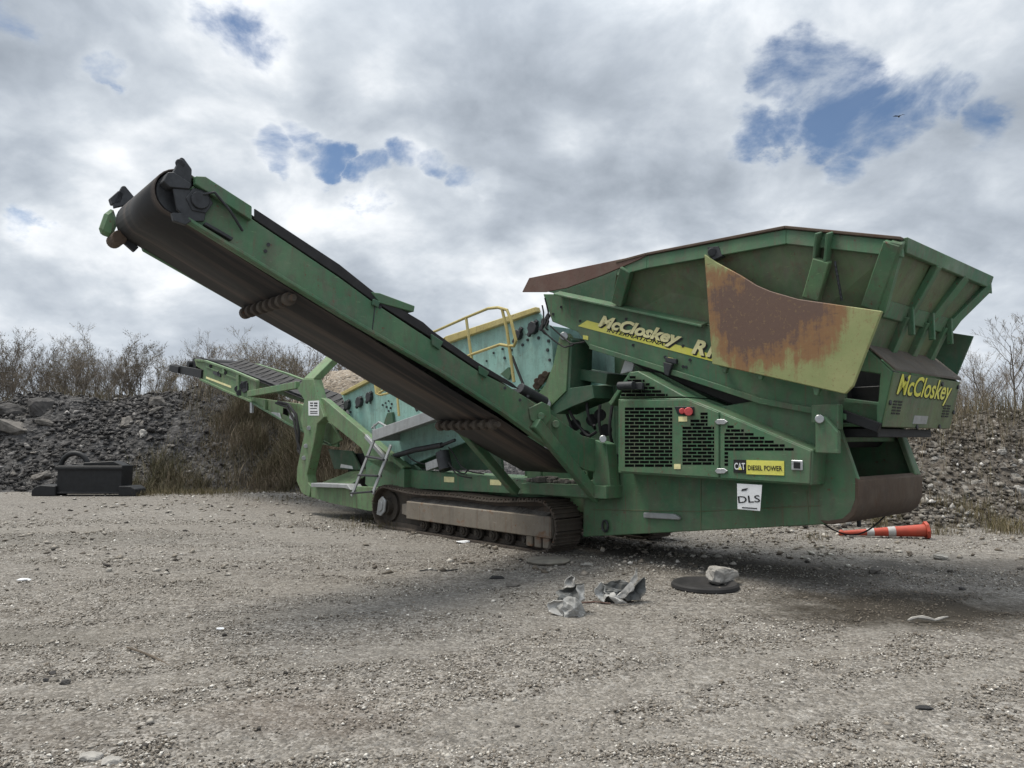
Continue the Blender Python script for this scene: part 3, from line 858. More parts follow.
KIND = ['leafless twiggy tree with open crown', 'thin tree with a few brown leaves', 'bushy tree holding brown leaves', 'slender leafless tree with upright twigs', 'spreading tree with sparse brown leaves']
for i in range(56):
    px = -40 + i * 7.2 + random.uniform(-5, 5); y = random.uniform(33.5, 44); x = (px - 512) / F * y
    if px > 300: y = random.uniform(56, 64); x = (px - 512) / F * y
    k = random.choice([0, 1, 1, 2, 2, 3, 4])
    zt = 1.6 + (440 - random.uniform(349, 374)) / F * y
    z0 = max(0, heap_left(x, y)) * .9 if y < 45 else 0
    plant_tree(x, y, z0, max(.5, (zt - z0) / 5.0), k, KIND[k] + ' in the row behind the left heap', 'trees behind the left heap')
for i, (px, py, y, k, lb) in enumerate([(1012, 338, 24, 0, 'tallest leafless tree at the right edge of the yard'),
                                        (985, 362, 22, 1, 'thin leaning tree with tiny leaves left of the tallest right tree'),
                                        (968, 372, 26, 3, 'slender leafless tree close to the rear housing of the machine'),
                                        (1000, 372, 27, 4, 'low spreading tree under the tallest right tree'),
                                        (945, 385, 28, 0, 'low leafless tree half hidden behind the rear housing'),
                                        (1035, 350, 25, 2, 'brown leafed tree cut by the right edge'),
                                        (958, 395, 30, 2, 'bushy brown tree low behind the rear housing'),
                                        (1022, 380, 29, 1, 'thin tree farthest back at the right edge'),
                                        (976, 380, 34, 3, 'slender leafless tree far behind the leaning one'), (990, 385, 36, 0, 'small leafless tree in the far gap at right'),
                                        (1008, 372, 33, 3, 'slender leafless tree straight behind the tallest one'), (963, 388, 38, 4, 'low sparse tree farthest behind the rear housing'),
                                        (1040, 372, 32, 0, 'leafless tree just outside the right edge')]):
    x = (px - 512) / F * y; zt = 1.6 + (440 - py) / F * y; z0 = max(0, heap_right(x, y)) * .9
    plant_tree(x, y, z0, (zt - z0) / 4.7, k, lb, 'trees behind the right heap')

# ------------------------------------------------------------------ the machine
MC = empty('screening_machine', ORG, -AL)
tag(MC, 'green tracked mobile screening machine with raised side conveyor and rusty hopper', 'screening machine')


# crawler tracks -------------------------------------------------------------
def crawler(y0, y1, out):
    """belt of shoes round two wheels; out = -1 for the side the camera sees"""
    xa, xb, r, zc = -4.22, -.10, .355, .385
    pts = []
    def sag(x):
        t = (x - xa) / (xb - xa); return zc + r - .075 * math.sin(math.pi * t) * (1 + .35 * math.sin(3 * math.pi * t))
    n = 26
    for i in range(n): x = xa + (xb - xa) * i / n; pts.append((x, sag(x)))
    pts += [(xb + r * math.cos(a), zc + r * math.sin(a)) for a in [math.radians(90 - 180 * i / 12) for i in range(12)]]
    for i in range(n): x = xb + (xa - xb) * i / n; pts.append((x, zc - r))
    pts += [(xa + r * math.cos(a), zc + r * math.sin(a)) for a in [math.radians(270 - 180 * i / 12) for i in range(12)]]
    # resample evenly
    P = [Vector((a, 0, b)) for a, b in pts]; P.append(P[0]); acc = [0]
    for i in range(len(P) - 1): acc.append(acc[-1] + (P[i + 1] - P[i]).length)
    N = 62; res = []
    for k in range(N):
        s = acc[-1] * k / N; i = max(j for j in range(len(acc) - 1) if acc[j] <= s); res.append(P[i].lerp(P[i + 1], (s - acc[i]) / max(1e-6, acc[i + 1] - acc[i])))
    mb = MB(); lk = MB()
    for k in range(N):
        a = res[k]; b = res[(k + 1) % N]; t = (b - a).normalized(); nr = Vector((-t.z, 0, t.x))
        c = (a + b) / 2
        w = (b - a).length * .47
        for (t0, t1, h0, h1) in ((-w, w, -.012, .014), (-w, -w + .022, .014, .042), (-.012, .012, .014, .036), (w - .022, w, .014, .034)):
            mb.prism([(c + t * t0 + nr * h0) + Vector((0, y0, 0)), (c + t * t1 + nr * h0) + Vector((0, y0, 0)), (c + t * t1 + nr * h1) + Vector((0, y0, 0)), (c + t * t0 + nr * h1) + Vector((0, y0, 0))], (0, y1 - y0, 0))
        m = (y0 + y1) / 2
        for yy in (m - .1, m + .06):
            lk.bar(c - t * w * 1.05 - nr * .045 + Vector((0, yy + .02, 0)), c + t * w * 1.05 - nr * .045 + Vector((0, yy + .02, 0)), .04, .07, nr)
    tk = mb.build('crawler_track', M['track_steel'], MC, bevel=0)
    lk.build('track_chain', M['track_steel'], tk, bevel=0)
    st_ = [(xb + .3 * math.cos(a), zc + .3 * math.sin(a)) for a in [math.radians(90 - 18 * i) for i in range(11)]] + [(xa + .3 * math.cos(a), zc + .3 * math.sin(a)) for a in [math.radians(270 - 18 * i) for i in range(11)]]
    ip = MB(); ip.prism([(a, (y0 + y1) / 2 - .06, b - .03) for a, b in st_], (0, .12, 0)); ip.build('inner_dark_plate', M['shaded_rust'], tk)  # added plate; its dark colour stands for the shade inside the track
    ya, yb = (y0 - .015, y1 - .05) if out < 0 else (y0 + .05, y1 + .015)
    fr = MB()
    fr.prism([(-3.42, ya, .235), (.16, ya, .235), (.16, ya, .535), (-3.42, ya, .535)], (0, yb - ya, 0))
    fr.prism([(-3.4, ya + .12, .24), (-3.4, ya + .12, .50), (-3.75, ya + .12, .46), (-3.75, ya + .12, .28)], (0, yb - ya - .24, 0))
    for k in range(3): x = -.36 + k * .17; fr.prism([(x, ya + .02, .09), (x + .13, ya + .02, .09), (x + .13, ya + .02, .24), (x, ya + .02, .24)], (0, .06, 0))
    f = fr.build('track_frame', M['track_frame'], tk, bevel=.012)
    ml = MB()
    n = 40
    for i in range(n):
        x = -3.5 + 3.5 * i / n; h = .05 + .035 * noise.noise(Vector((x * 3, 1, 0)))
        ml.prism([(x, ya + .05, .52), (x + 3.5 / n + .002, ya + .05, .52), (x + 3.5 / n + .002, ya + .2, .52 + h * 1.6), (x, ya + .2, .52 + h * 1.6)], (0, .2, 0))
    ml.build('packed_dirt', M['midrock'], tk, bevel=0)
    for k in range(8):
        x = -3.05 + k * .37; c = MB(); c.cyl((x, ya + .08, .15), (x, yb, .15), .062, 16); c.cyl((x, ya + .11, .15), (x, ya + .17, .15), .10, 18)
        c.cyl((x, ya + .06, .15), (x, ya + .08, .15), .035, 12)
        c.build('roller', M['shaded_rust'], tk)
    for x, nm in ((xa, 'drive_sprocket'), (xb, 'idler_wheel')):
        c = MB(); c.cyl((x, ya + .16, zc), (x, yb - .08, zc), .27, 28); c.cyl((x, ya + (.05 if x < -1 else .1), zc), (x, ya + .18, zc), .15, 24)
        if nm == 'drive_sprocket':
            for q in range(16):
                a = q * math.pi / 8; c.bar((x + .26 * math.cos(a), ya + .25, zc + .26 * math.sin(a)), (x + .33 * math.cos(a), ya + .25, zc + .33 * math.sin(a)), .05, .05, (0, 1, 0))
        c.build(nm, M['track_steel' if nm != 'drive_sprocket' else 'shaded_rust'], tk)
    if out < 0:
        c = MB()
        g = [(-4.36, .24), (-4.30, .50), (-4.18, .58), (-4.06, .50), (-4.10, .30), (-4.22, .22)]
        c.prism([(a, ya - .03, b) for a, b in g], (0, .04, 0)); c.prism([(-4.22 + (a + 4.22) * .6, ya - .05, .4 + (b - .4) * .6) for a, b in g], (0, .02, 0))
        c.build('hub_cover', M['galv'], tk, bevel=.015)


crawler(-1.4, -.88, -1)
crawler(.88, 1.4, 1)

# lower chassis ---------------------------------------------------------------
def f(mb):
    mb.plate([(404, 469), (505, 478), (600, 484), (600, 500), (520, 494), (404, 488)], -1.05, .18)
    mb.box(-5.0, .9, -.7, .7, .55, .95)
    mb.plate([(404, 469), (505, 478), (600, 484), (600, 500), (520, 494), (404, 488)], .87, .18)
part('chassis_beam', 'green', MC, f)
part('deck_beam', 'green', MC, lambda mb: mb.plate([(521, 483), (606, 486), (606, 499), (521, 493.5)], -1.3, .35))
def f(mb):
    for k in range(46):
        x = random.uniform(-.9, .35); y = random.uniform(-1.15, -.85); z0 = 1.0; r = random.uniform(.03, .1) * (1 - abs(x + .3) * .6)
        a = random.uniform(0, 3); mb.prism([(x + r * math.cos(a + q * 1.26), y + r * math.sin(a + q * 1.26), z0 - .02) for q in range(5)], (0, 0, r * .9))
part('spilled_dirt', 'midrock', MC, f, bevel=.02)
part('upright_plate', 'light_green', MC, lambda mb: mb.plate([(527, 452), (540, 453), (541, 482), (527, 481)], -.75, .05))
# crossing webs under the screen box
def f(mb):
    mb.plate([(407, 445), (455, 430), (500, 452), (502, 470), (440, 470), (407, 466)], -.6, .06)
    mb.plate([(395, 444), (440, 424), (500, 424), (505, 440), (452, 430), (408, 452)], -.85, .06)
part('screen_support_web', 'dark_green', MC, f)
def f(mb):
    mb.plate([(425, 463), (440, 457), (440, 466), (426, 471)], -1.15, .1)
part('valve_block', 'silver', MC, f)
def f(mb):
    mb.tube([S(388, 458, -1.1), S(415, 450, -1.1), S(442, 445, -1.1)], .05, 10); mb.tube([S(440, 446, -1.1), S(455, 440, -1.1)], .03, 8)
    mb.cyl(S(442, 452, -1.1), S(446, 470, -1.1), .12, 14)
part('hydraulic_cylinder', 'dark_steel', MC, f, smooth=True)
def hoses(mb, ends, y, r=.012, sagz=.12):
    for (a, b) in ends:
        p = S(*a, y); q = S(*b, y); mb.tube([p.lerp(q, t) + Vector((0, .04 * math.sin(7 * t + a[0]), -sagz * math.sin(math.pi * t))) for t in [i / 8 for i in range(9)]], r, 6)
for hs in [((440, 450), (470, 478)), ((447, 447), (482, 474)), ((405, 452), (440, 462)), ((450, 462), (470, 470)), ((546, 298), (548, 330)), ((541, 305), (546, 335)), ((545, 330), (575, 345)), ((552, 326), (585, 342))]:
    part('hydraulic_hose', 'rubber', MC, lambda mb: hoses(mb, [hs], -1.12), smooth=True, bevel=0)
# warning labels on the chassis
for (a, b, c, d) in ((444, 476.5, 454, 482), (490, 479.5, 501, 485)):
    part('warning_sticker', 'decal_cream', MC, lambda mb: mb.plate([(a, b), (c, b + .6), (c, d + .4), (a, d)], -1.056, .004), bevel=0)

# front frame below the tail conveyor -----------------------------------------
def f(mb):
    mb.plate([(311, 485), (371, 487), (377, 488), (373, 511), (369, 511), (330, 503), (311, 497)], -1.28, .12)
    mb.plate([(311, 485), (371, 487), (404, 487), (404, 505), (370, 511), (330, 503), (311, 497)], 1.1, .12)
    mb.box(-7.1, -4.2, -1.16, 1.1, .38, .44)
part('front_frame', 'light_green', MC, f)
part('front_step', 'galv', MC, lambda mb: (mb.plate([(311, 483), (347, 484.5), (351, 490), (344, 488), (311, 487)], -1.40, .3),))
def f(mb):
    mb.plate([(366, 459), (392, 461), (404, 470), (404, 488), (371, 489), (365, 484)], -1.2, .4)
part('pivot_block', 'green', MC, f)
part('floor_plate', 'light_green', MC, lambda mb: mb.prism([S(318, 484, -1.0), S(349, 485, -1.0), S(349, 484, -1.0) + Vector((0, 1.2, .55)), S(332, 484, -1.0) + Vector((.2, 1.2, .55))], (0, 0, -.03)))
def f(mb):
    mb.plate([(328, 449), (352, 451), (361, 470), (334, 469)], -.45, .05)
sh = part('inner_shield', 'dark_green', MC, f)
part('paper_label', 'paper', sh, lambda mb: mb.plate([(341, 464), (352, 466), (353, 469), (340, 467.5)], -.456, .004), bevel=0)
part('inner_panel', 'light_green', MC, lambda mb: mb.plate([(318, 424), (337, 430), (338, 447), (318, 444)], -.5, .05))
part('cavity_dark', 'black', MC, lambda mb: mb.box(-7.4, -6.0, -.35, .8, .5, 1.3))  # black box whose colour stands in for the dark of the cavity

# arch carrying the tail conveyor ----------------------------------------------
ARY = -1.28
LEG = [(300, 420), (304, 434), (297, 468), (296.5, 481), (301.5, 493), (309, 497), (311, 486), (308, 482.5), (306.7, 475), (314.5, 440), (317, 424), (324, 417), (318, 400), (313, 379), (303, 379), (297, 389), (304, 400)]
def f(mb):
    mb.plate(LEG, ARY, .22)
    P = [S(a, b, ARY) for a, b in LEG]
    mb.prism([Vector((p.x, 1.06, p.z)) for p in P], (0, .22, 0))
    a, b = S(303, 379, ARY), S(313, 379, ARY)
    t0 = Vector((a.x + .15, -.72, 3.56)); t1 = Vector((b.x + .2, -.72, 3.56))
    for sgn in (1, -1):
        q = [Vector((p.x, p.y * sgn, p.z)) for p in (a, b, t1, t0)]
        mb.prism(q, (0, .2 * sgn, 0))
    mb.box(t0.x - .02, t1.x + .02, -.74, .74, 3.44, 3.6)
ar = part('support_arch', 'light_green', MC, f, bevel=.012)
nt_ = part('notice', 'paper', ar, lambda mb: mb.plate([(308.2, 401), (319, 400.5), (319, 415.5), (308.5, 415.5)], ARY - .006, .004), bevel=0)
def f(mb):
    for yy in (402.5, 405): mb.plate([(310, yy), (313, yy), (313, yy + 1.2), (310, yy + 1.2)], ARY - .009, .002); mb.plate([(314, yy), (317.4, yy), (317.4, yy + 1.4), (314, yy + 1.4)], ARY - .009, .002)
    for yy, w in ((408, 6.8), (411, 7.4), (412.8, 7.4)): mb.plate([(310, yy), (310 + w, yy), (310 + w, yy + .8), (310, yy + .8)], ARY - .009, .002)
part('printing', 'decal_black', nt_, f, bevel=0)
for (a, b) in ((309, 428), (306, 446), (304, 458)):
    part('bolt', 'galv', ar, lambda mb: mb.cyl(S(a, b, ARY - .03), S(a, b, ARY), .05, 10), bevel=.005)
part('diagonal_beam', 'light_green', MC, lambda mb: (mb.plate([(319, 397), (324, 399), (404, 467), (395, 476), (366, 460), (361, 448), (323, 417)], -1.2, .16), mb.plate([(319, 397), (324, 399), (404, 467), (395, 476), (366, 460), (361, 448), (323, 417)], 1.04, .16)), bevel=.01)

# tail conveyor ---------------------------------------------------------------
TY = -.86
def f(mb):
    for y, t in ((TY, .1), (.76, .1)):
        P = [S(a, b, TY) for a, b in [(194.5, 359), (204, 360), (230, 369), (256, 380), (256, 389), (250, 396), (252, 403), (225, 392), (200, 380.5), (197, 374), (204, 371), (196, 366)]]
        mb.prism([Vector((p.x, y, p.z)) for p in P], (0, t, 0))
        P = [S(a, b, TY) for a, b in [(250, 397), (285, 402), (300, 404), (330, 424), (340, 440), (330, 446), (288, 425), (252, 404)]]
        mb.prism([Vector((p.x, y + .02, p.z)) for p in P], (0, t - .04, 0))
tf = part('tail_conveyor', 'light_green', MC, f)
def f(mb):
    p = S(201, 365, -.3); q = S(330, 425, -.3); ex = (q - p)
    prof = [Vector((p.x, 0, p.z + .10)), Vector((p.x + ex.x * .5, 0, p.z + .10 + ex.z * .5)), Vector((q.x, 0, q.z + .1)), Vector((-5.4, 0, 1.7))]
    p0 = S(206, 361, TY); p1 = S(256, 381, TY); sl = (p1.z - p0.z) / (p1.x - p0.x)
    zf = lambda x: p0.z + (x - p0.x) * sl - .17
    prof = [Vector((-16.4, 0, zf(-16.4))), Vector((-10.8, 0, zf(-10.8))), Vector((-8.6, 0, zf(-10.8) + sl * 2.2)), Vector((-5.2, 0, zf(-10.8) + sl * 5.2))]
    # troughed belt: flat middle, raised sides
    for (y0, z0, y1, z1) in ((-.74, .16, -.3, 0), (-.3, 0, .3, 0), (.3, 0, .74, .16)):
        n = len(prof); mb.add([v + Vector((0, y0, z0)) for v in prof] + [v + Vector((0, y1, z1)) for v in prof], [(i, i + 1, n + i + 1, n + i) for i in range(n - 1)])
    mb.cz = prof
tb = part('conveyor_belt', 'rubber', tf, f, bevel=0, solid=.02)
def f(mb):
    p0 = S(206, 361, TY); p1 = S(256, 381, TY); sl = (p1.z - p0.z) / (p1.x - p0.x)
    zf = lambda x: p0.z + (x - p0.x) * sl - .15
    x = -16.2
    while x < -5.6:
        for sg in (-1, 1):
            mb.bar((x, sg * .70, zf(x) + .14), (x + .28, sg * .06, zf(x + .28) - .02), .03, .02)
        x += .42
part('belt_cleat', 'black', tf, f, bevel=0)
def tplate(name, mat, px, d=-.02, t=.019): part(name, mat, tf, lambda mb: mb.plate(px, TY + d, t), bevel=.004)
tplate('frame_flange', 'light_green', [(194.5, 359), (204, 360), (230, 369), (256, 380), (256, 382), (230, 371), (204, 362), (194.5, 361)], -.06, .059)
tplate('frame_flange', 'light_green', [(200, 378.5), (225, 390), (252, 401), (252, 403), (225, 392), (200, 380.5)], -.06, .059)
tplate('frame_flange', 'green', [(252, 402), (288, 423), (330, 444), (330, 446), (288, 425), (252, 404)], -.05, .049)
tplate('frame_flange', 'light_green', [(206, 366), (236, 378), (236, 379.5), (206, 367.5)], -.03, .029)
for q in ([(236, 371.5), (238.5, 372.5), (238.5, 397), (236, 396)], [(222, 366), (224, 366.7), (224, 374), (222, 373.2)], [(263, 399), (265, 399.3), (265, 410), (263, 409)]): tplate('stiffener', 'light_green', q, -.05, .049)
for q in ([(241, 381), (247, 383), (247, 391), (243, 393), (240, 388)], [(213, 371), (220, 374), (220, 377), (213, 374)]): tplate('bracket', 'dark_steel', q, -.04, .039)
tplate('painted_opening', 'slot_black', [(283, 408), (288, 409), (288, 416), (283, 414)], -.004, .003)  # flat black plate; the dark of a hole is its colour
part('skirt_board', 'rust', tf, lambda mb: mb.prism([Vector((p.x, .78, p.z)) for p in (S(256, 364, .78), S(290, 375, .78), S(330, 398, .78), S(340, 408, .78), S(330, 406, .78), S(290, 383, .78), S(256, 368, .78))], (0, .06, 0)))
part('head_drum', 'black', tf, lambda mb: (mb.cyl((-16.75, -.7, 4.0), (-16.75, .7, 4.0), .22, 20), mb.cyl((-17.0, TY + .05, 4.02), (-17.0, TY + .3, 4.02), .12, 14), mb.bar(S(173, 368, TY), S(203, 374, TY), .12, .25), mb.bar(S(173, 368, TY), S(182, 370, TY), .25, .2)), smooth=True)
part('yellow_strip', 'decal_cream', tf, lambda mb: mb.plate([(206, 376.5), (231, 386), (231, 388), (206, 378.5)], TY - .008, .006), bevel=0)
part('conveyor_strut', 'light_green', tf, lambda mb: (mb.bar(S(249, 394, -.95), S(298, 385, -1.2), .1, .16),), bevel=.008)
part('prop_stub', 'silver', tf, lambda mb: mb.cyl(S(251.8, 401, TY + .05), S(251.8, 413, TY + .05), .05, 10))
def f(mb):
    for (a, b) in ((243, 386), (238, 389), (246, 384.5), (240, 393), (219, 373), (211, 366), (226, 373)):
        mb.cyl(S(a, b, TY - .03), S(a, b, TY), .10 if a > 230 else .06, 10)
part('bearing', 'dark_steel', tf, f)
part('hydraulic_hose', 'rubber', tf, lambda mb: mb.tube([S(278, 402, -.98), S(288, 404, -.98), S(296, 415, -1.0), S(299, 432, -1.0), S(298, 450, -1.0), S(303, 457, -1.0)], .035, 8), smooth=True, bevel=0)
part('hydraulic_hose', 'rubber', tf, lambda mb: (mb.tube([S(276, 403, -.98), S(287, 407, -1.0), S(294, 420, -1.02), S(297, 440, -1.02), S(301, 452, -1.0)], .03, 8)), smooth=True, bevel=0)
part('roller_bracket', 'silver', tf, lambda mb: (mb.plate([(271, 412), (279, 413), (281, 419), (272, 415)], TY - .03, .03), mb.plate([(290, 412), (294, 414), (294, 422), (289, 418)], TY - .03, .03)))

# screen box ------------------------------------------------------------------
BX = [(341, 394), (372, 378.5), (446, 342), (537, 311), (548, 325), (552.5, 348), (553, 375), (533, 391), (500, 402), (470, 440), (400, 470), (380, 466), (352, 420)]
def f(mb):
    mb.plate(BX, -.9, .05)
    P = [S(a, b, -.9) for a, b in BX]; mb.prism([Vector((p.x, .85, p.z)) for p in P], (0, .05, 0))
    a, b = S(341, 396, -.9), S(380, 464, -.9); mb.prism([Vector((a.x + .02, -.85, a.z)), Vector((b.x + .02, -.85, b.z)), Vector((b.x + .08, -.85, b.z)), Vector((a.x + .08, -.85, a.z))], (0, 1.7, 0))
    a, b = S(548, 325, -.9), S(552, 372, -.9); mb.prism([Vector((a.x - .02, -.85, a.z)), Vector((b.x - .02, -.85, b.z)), Vector((b.x - .08, -.85, b.z)), Vector((a.x - .08, -.85, a.z))], (0, 1.7, 0))
    for (u, v) in ((-5.6, 2.0), (-4.4, 2.2), (-3.2, 2.4), (-2.0, 2.6), (-1.1, 2.7)): mb.cyl((u, -.85, v), (u, .85, v), .09, 12)
sb = part('screen_box', 'teal', MC, f)
def f(mb):
    for y, t in ((-.98, .1), (.88, .1)):
        P = [S(a, b, -.95) for a, b in [(341, 393), (374, 375.5), (446, 337), (444, 343.5), (373, 380), (343, 395.5)]]; mb.prism([Vector((p.x, y, p.z)) for p in P], (0, t, 0))
        P = [S(a, b, -.95) for a, b in [(446, 336.5), (536.5, 307), (538, 312), (446, 344)]]; mb.prism([Vector((p.x + .002, y, p.z)) for p in P], (0, t, 0))
part('top_flange', 'yellow', sb, f, bevel=.01)
for (a, b, r) in ((349, 405, .10), (361, 402, .11), (371, 397, .10), (520, 335, .08), (535, 328, .10), (547, 322, .06)):
    def f(mb):
        c = S(a, b, -.9); mb.cyl(c + Vector((0, -.08, 0)), c, r, 8); mb.bar(c + Vector((-.1, -.05, -.12)), c + Vector((.1, -.05, .1)), .05, .06)
    part('cross_member_mount', 'dark_steel', sb, f)
def f(mb):
    for (a, b) in ((386, 403), (389, 401), (392, 404), (391, 408), (387, 407), (383, 405), (389, 411), (351, 412), (371, 403), (343, 402), (345, 410), (347, 420), (494, 353), (505, 358), (512, 350), (523, 345), (548, 350), (550, 360), (549, 341), (507, 371), (503, 349), (487, 361), (528, 340), (539, 338)):
        c = S(a, b, -.9); mb.cyl(c + Vector((0, -.02, 0)), c, random.uniform(.016, .027), 6)
part('bolt_head', 'dark_steel', sb, f, bevel=0)
for q in ([(382, 428), (387, 413), (392, 412), (393, 424), (386, 430)], [(500, 374), (508, 367), (511, 374), (508, 380)]):
    part('gusset_plate', 'dark_green', sb, lambda mb: mb.plate(q, -.96, .05))
for q in ([(512, 356), (517, 369), (523, 384)], [(411, 397), (414, 404), (417, 411)]):
    part('grease_line', 'rubber', sb, lambda mb: mb.tube([S(a, b, -.97) for a, b in q], .022, 6), bevel=0)
def f(mb):
    for (a, b) in ((537, 381), (541, 377), (545, 374), (536, 386), (541, 382)): mb.cyl(S(a, b, -.97), S(a, b, -.9), .05, 8)
    mb.plate([(532, 386), (540, 374), (549, 372), (546, 378), (537, 390)], -.95, .04)
part('spring_mount', 'rust', sb, f)

# walkway, rails and ladder ------------------------------------------------------
def f(mb):
    a, b = S(373, 430, -1.5), S(436, 408, -1.5); c = b + (b - a) * .8
    mb.prism([a, c, c + Vector((0, 0, -.17)), a + Vector((0, 0, -.20))], (0, .03, 0))
    mb.prism([a + Vector((0, .03, -.02)), c + Vector((0, .03, -.02)), c + Vector((0, .6, -.02)), a + Vector((0, .6, -.02))], (0, 0, -.05))
    mb.prism([a + Vector((-.003, 0, .01)), a + Vector((-.003, .6, .01)), a + Vector((-.003, .6, -.2)), a + Vector((-.003, 0, -.2))], (-.03, 0, 0))
wk = part('walkway', 'galv', MC, f)
def f(mb):
    r = .024
    Y = -1.3
    g = lambda a, b: S(a, b, Y)
    mb.tube([g(415, 338), g(436, 331), g(465, 318), g(488, 308.5), g(498, 307.5), g(507, 310), g(511, 320), g(516, 341), g(514, 346), g(508, 346), g(500, 344.5), g(473, 354), g(455, 361)], r, 8)
    mb.tube([g(466, 317), g(471, 354), g(474, 376)], r, 8); mb.tube([g(502, 309), g(507, 330), g(514, 382)], r, 8)
    mb.tube([g(374, 380), g(377, 394), g(381, 395), g(397, 391), g(399, 416)], r, 8); mb.tube([g(379, 393), g(386, 389), g(393, 388), g(398, 393)], r, 8)
    mb.plate([(373, 377), (377, 378), (379, 394), (375, 394)], Y, .05)
part('handrail', 'yellow', MC, f, smooth=True, bevel=0)
def f(mb):
    mb.tube([S(372, 428, -1.4), S(379, 422, -1.4), S(391, 429, -1.4)], .02, 6); mb.tube([S(374, 424, -1.4), S(376, 436, -1.4)], .02, 6)
part('walkway_bracket', 'galv', wk, f, bevel=0)
def f(mb):
    lt, lb = S(374.5, 439, -1.45), S(351.6, 496, -1.6); rt, rb = S(391, 445, -1.45), S(372.5, 494, -1.6)
    mb.bar(lt, lb, .07, .03, (0, 1, 0)); mb.bar(rt, rb, .07, .03, (0, 1, 0))
ld = part('ladder', 'galv', MC, f)
for t in (.3, .63, .95):
    part('rung', 'dark_steel', ld, lambda mb: mb.bar(S(374.5, 439, -1.45).lerp(S(351.6, 496, -1.6), t), S(391, 445, -1.45).lerp(S(372.5, 494, -1.6), t), .12, .035))
part('ladder_brace', 'galv', MC, lambda mb: mb.bar(S(366, 436, -1.3), S(385, 458, -1.3), .06, .08))

# side conveyor ----------------------------------------------------------------
XR, XL = .80, -.58
RF = [(193, 186), (249, 217), (340, 278), (370, 300), (434, 342), (478, 371), (513, 389), (545, 410), (583, 436), (600, 440), (596, 472), (585, 470), (545, 445), (502, 414), (441, 374.5), (340, 316), (187, 222), (181, 205)]
def f(mb): mb.platex(RF, XR, -.06)
sc_ = part('side_conveyor', 'green', MC, f)
def f(mb):
    P = [SX(a, b, XR) for a, b in RF]; mb.prism([Vector((XL, p.y, p.z)) for p in P], (.06, 0, 0))
part('far_side_beam', 'green', sc_, f)
def f(mb): mb.platex([(187, 222), (340, 316), (441, 374.5), (502, 414), (545, 445), (545, 441.5), (502, 410.5), (441, 371), (340, 312.5), (187, 218)], XR + .003, .045)
part('beam_flange', 'green', sc_, f)
# belt loop: flat strip round both drums
ps = SX(187, 221, XR); pe = SX(590, 474, XR)
dy = (pe - ps); L_ = math.hypot(dy.y, dy.z); ty, tz = dy.y / L_, dy.z / L_; ny_, nz_ = -tz, ty      # along belt, and up normal
if nz_ < 0: ny_, nz_ = -ny_, -nz_
def bp(s, h): return Vector((0, ps.y + ty * s + ny_ * h, ps.z + tz * s + nz_ * h))
RD = .215
def f(mb):
    prof = [bp(L_ - .3, .0 + RD * 2)] + [bp(s, RD * 2 + .0) for s in np.linspace(L_ - .6, .0, 12)]
    for k in range(1, 14): a = math.radians(90 + 180 * k / 14); prof.append(bp(-.15 + RD * math.cos(a) * 1.0, RD + RD * math.sin(a)))
    for s in np.linspace(0, L_, 24): prof.append(bp(s, -.012 * abs(math.sin(s * math.pi / 2.05)) + .012))
    x0, x1 = XL + .045, XR - .075; n = len(prof)
    mb.add([v + Vector((x0, 0, 0)) for v in prof] + [v + Vector((x1, 0, 0)) for v in prof], [(i, i + 1, n + i + 1, n + i) for i in range(n - 1)])
part('conveyor_belt', 'belt', sc_, f, bevel=0, solid=.014, smooth=True)
def f(mb): mb.cyl(bp(-.15, RD) + Vector((XL + .06, 0, 0)), bp(-.15, RD) + Vector((XR - .09, 0, 0)), RD - .02, 28)
part('head_drum', 'dark_steel', sc_, f)
def f(mb):
    P = [SX(a, b, XR) for a, b in [(255, 219), (340, 276), (370, 298), (434, 339), (478, 369), (513, 387), (520, 389), (513, 383), (478, 362), (434, 331), (424, 322), (380, 296), (340, 264), (255, 208)]]
    mb.prism([Vector((XR - .03, p.y, p.z)) for p in P], (.02, 0, 0)); mb.prism([Vector((XL + .01, p.y, p.z)) for p in P], (.02, 0, 0))
part('rubber_skirt', 'rubber', sc_, f)
def f(mb):
    mb.platex([(193, 178), (203, 178.5), (249, 208), (249, 222), (193, 186)], XR + .004, .07)
    mb.prism([SX(193, 178, XR), SX(249, 208, XR), SX(249, 208, XR) + Vector((-.28, 0, .02)), SX(193, 178, XR) + Vector((-.28, 0, .02))], (0, 0, .02))
part('drum_guard', 'green', sc_, f)
def f(mb): mb.prism([SX(371, 292, XR), SX(380, 293, XR), SX(415, 306, XR), SX(414, 312, XR), SX(380, 303, XR)], (-.12, 0, 0))
part('folding_link', 'green', sc_, f)
def f(mb):
    mb.platex([(172, 174), (181, 157), (184, 158), (192, 169), (191.5, 187), (180, 180)], XR + .02, -.05)
    mb.platex([(163, 181), (168, 172), (174, 172), (192, 184), (190, 189), (170, 187)], XR + .05, -.12)
    mb.cyl(SX(180, 163.5, XR + .022), SX(180, 163.5, XR - .04), .04, 12)
part('lifting_ear', 'dark_steel', sc_, f)
def f(mb):
    mb.platex([(112, 203), (121, 187), (124, 187), (133, 198), (131, 205), (113, 209)], XL - .0, .05)
    mb.platex([(108, 200), (116, 193), (122, 196), (118, 206), (110, 206)], XL - .05, .1)
part('lifting_ear', 'dark_steel', sc_, f)
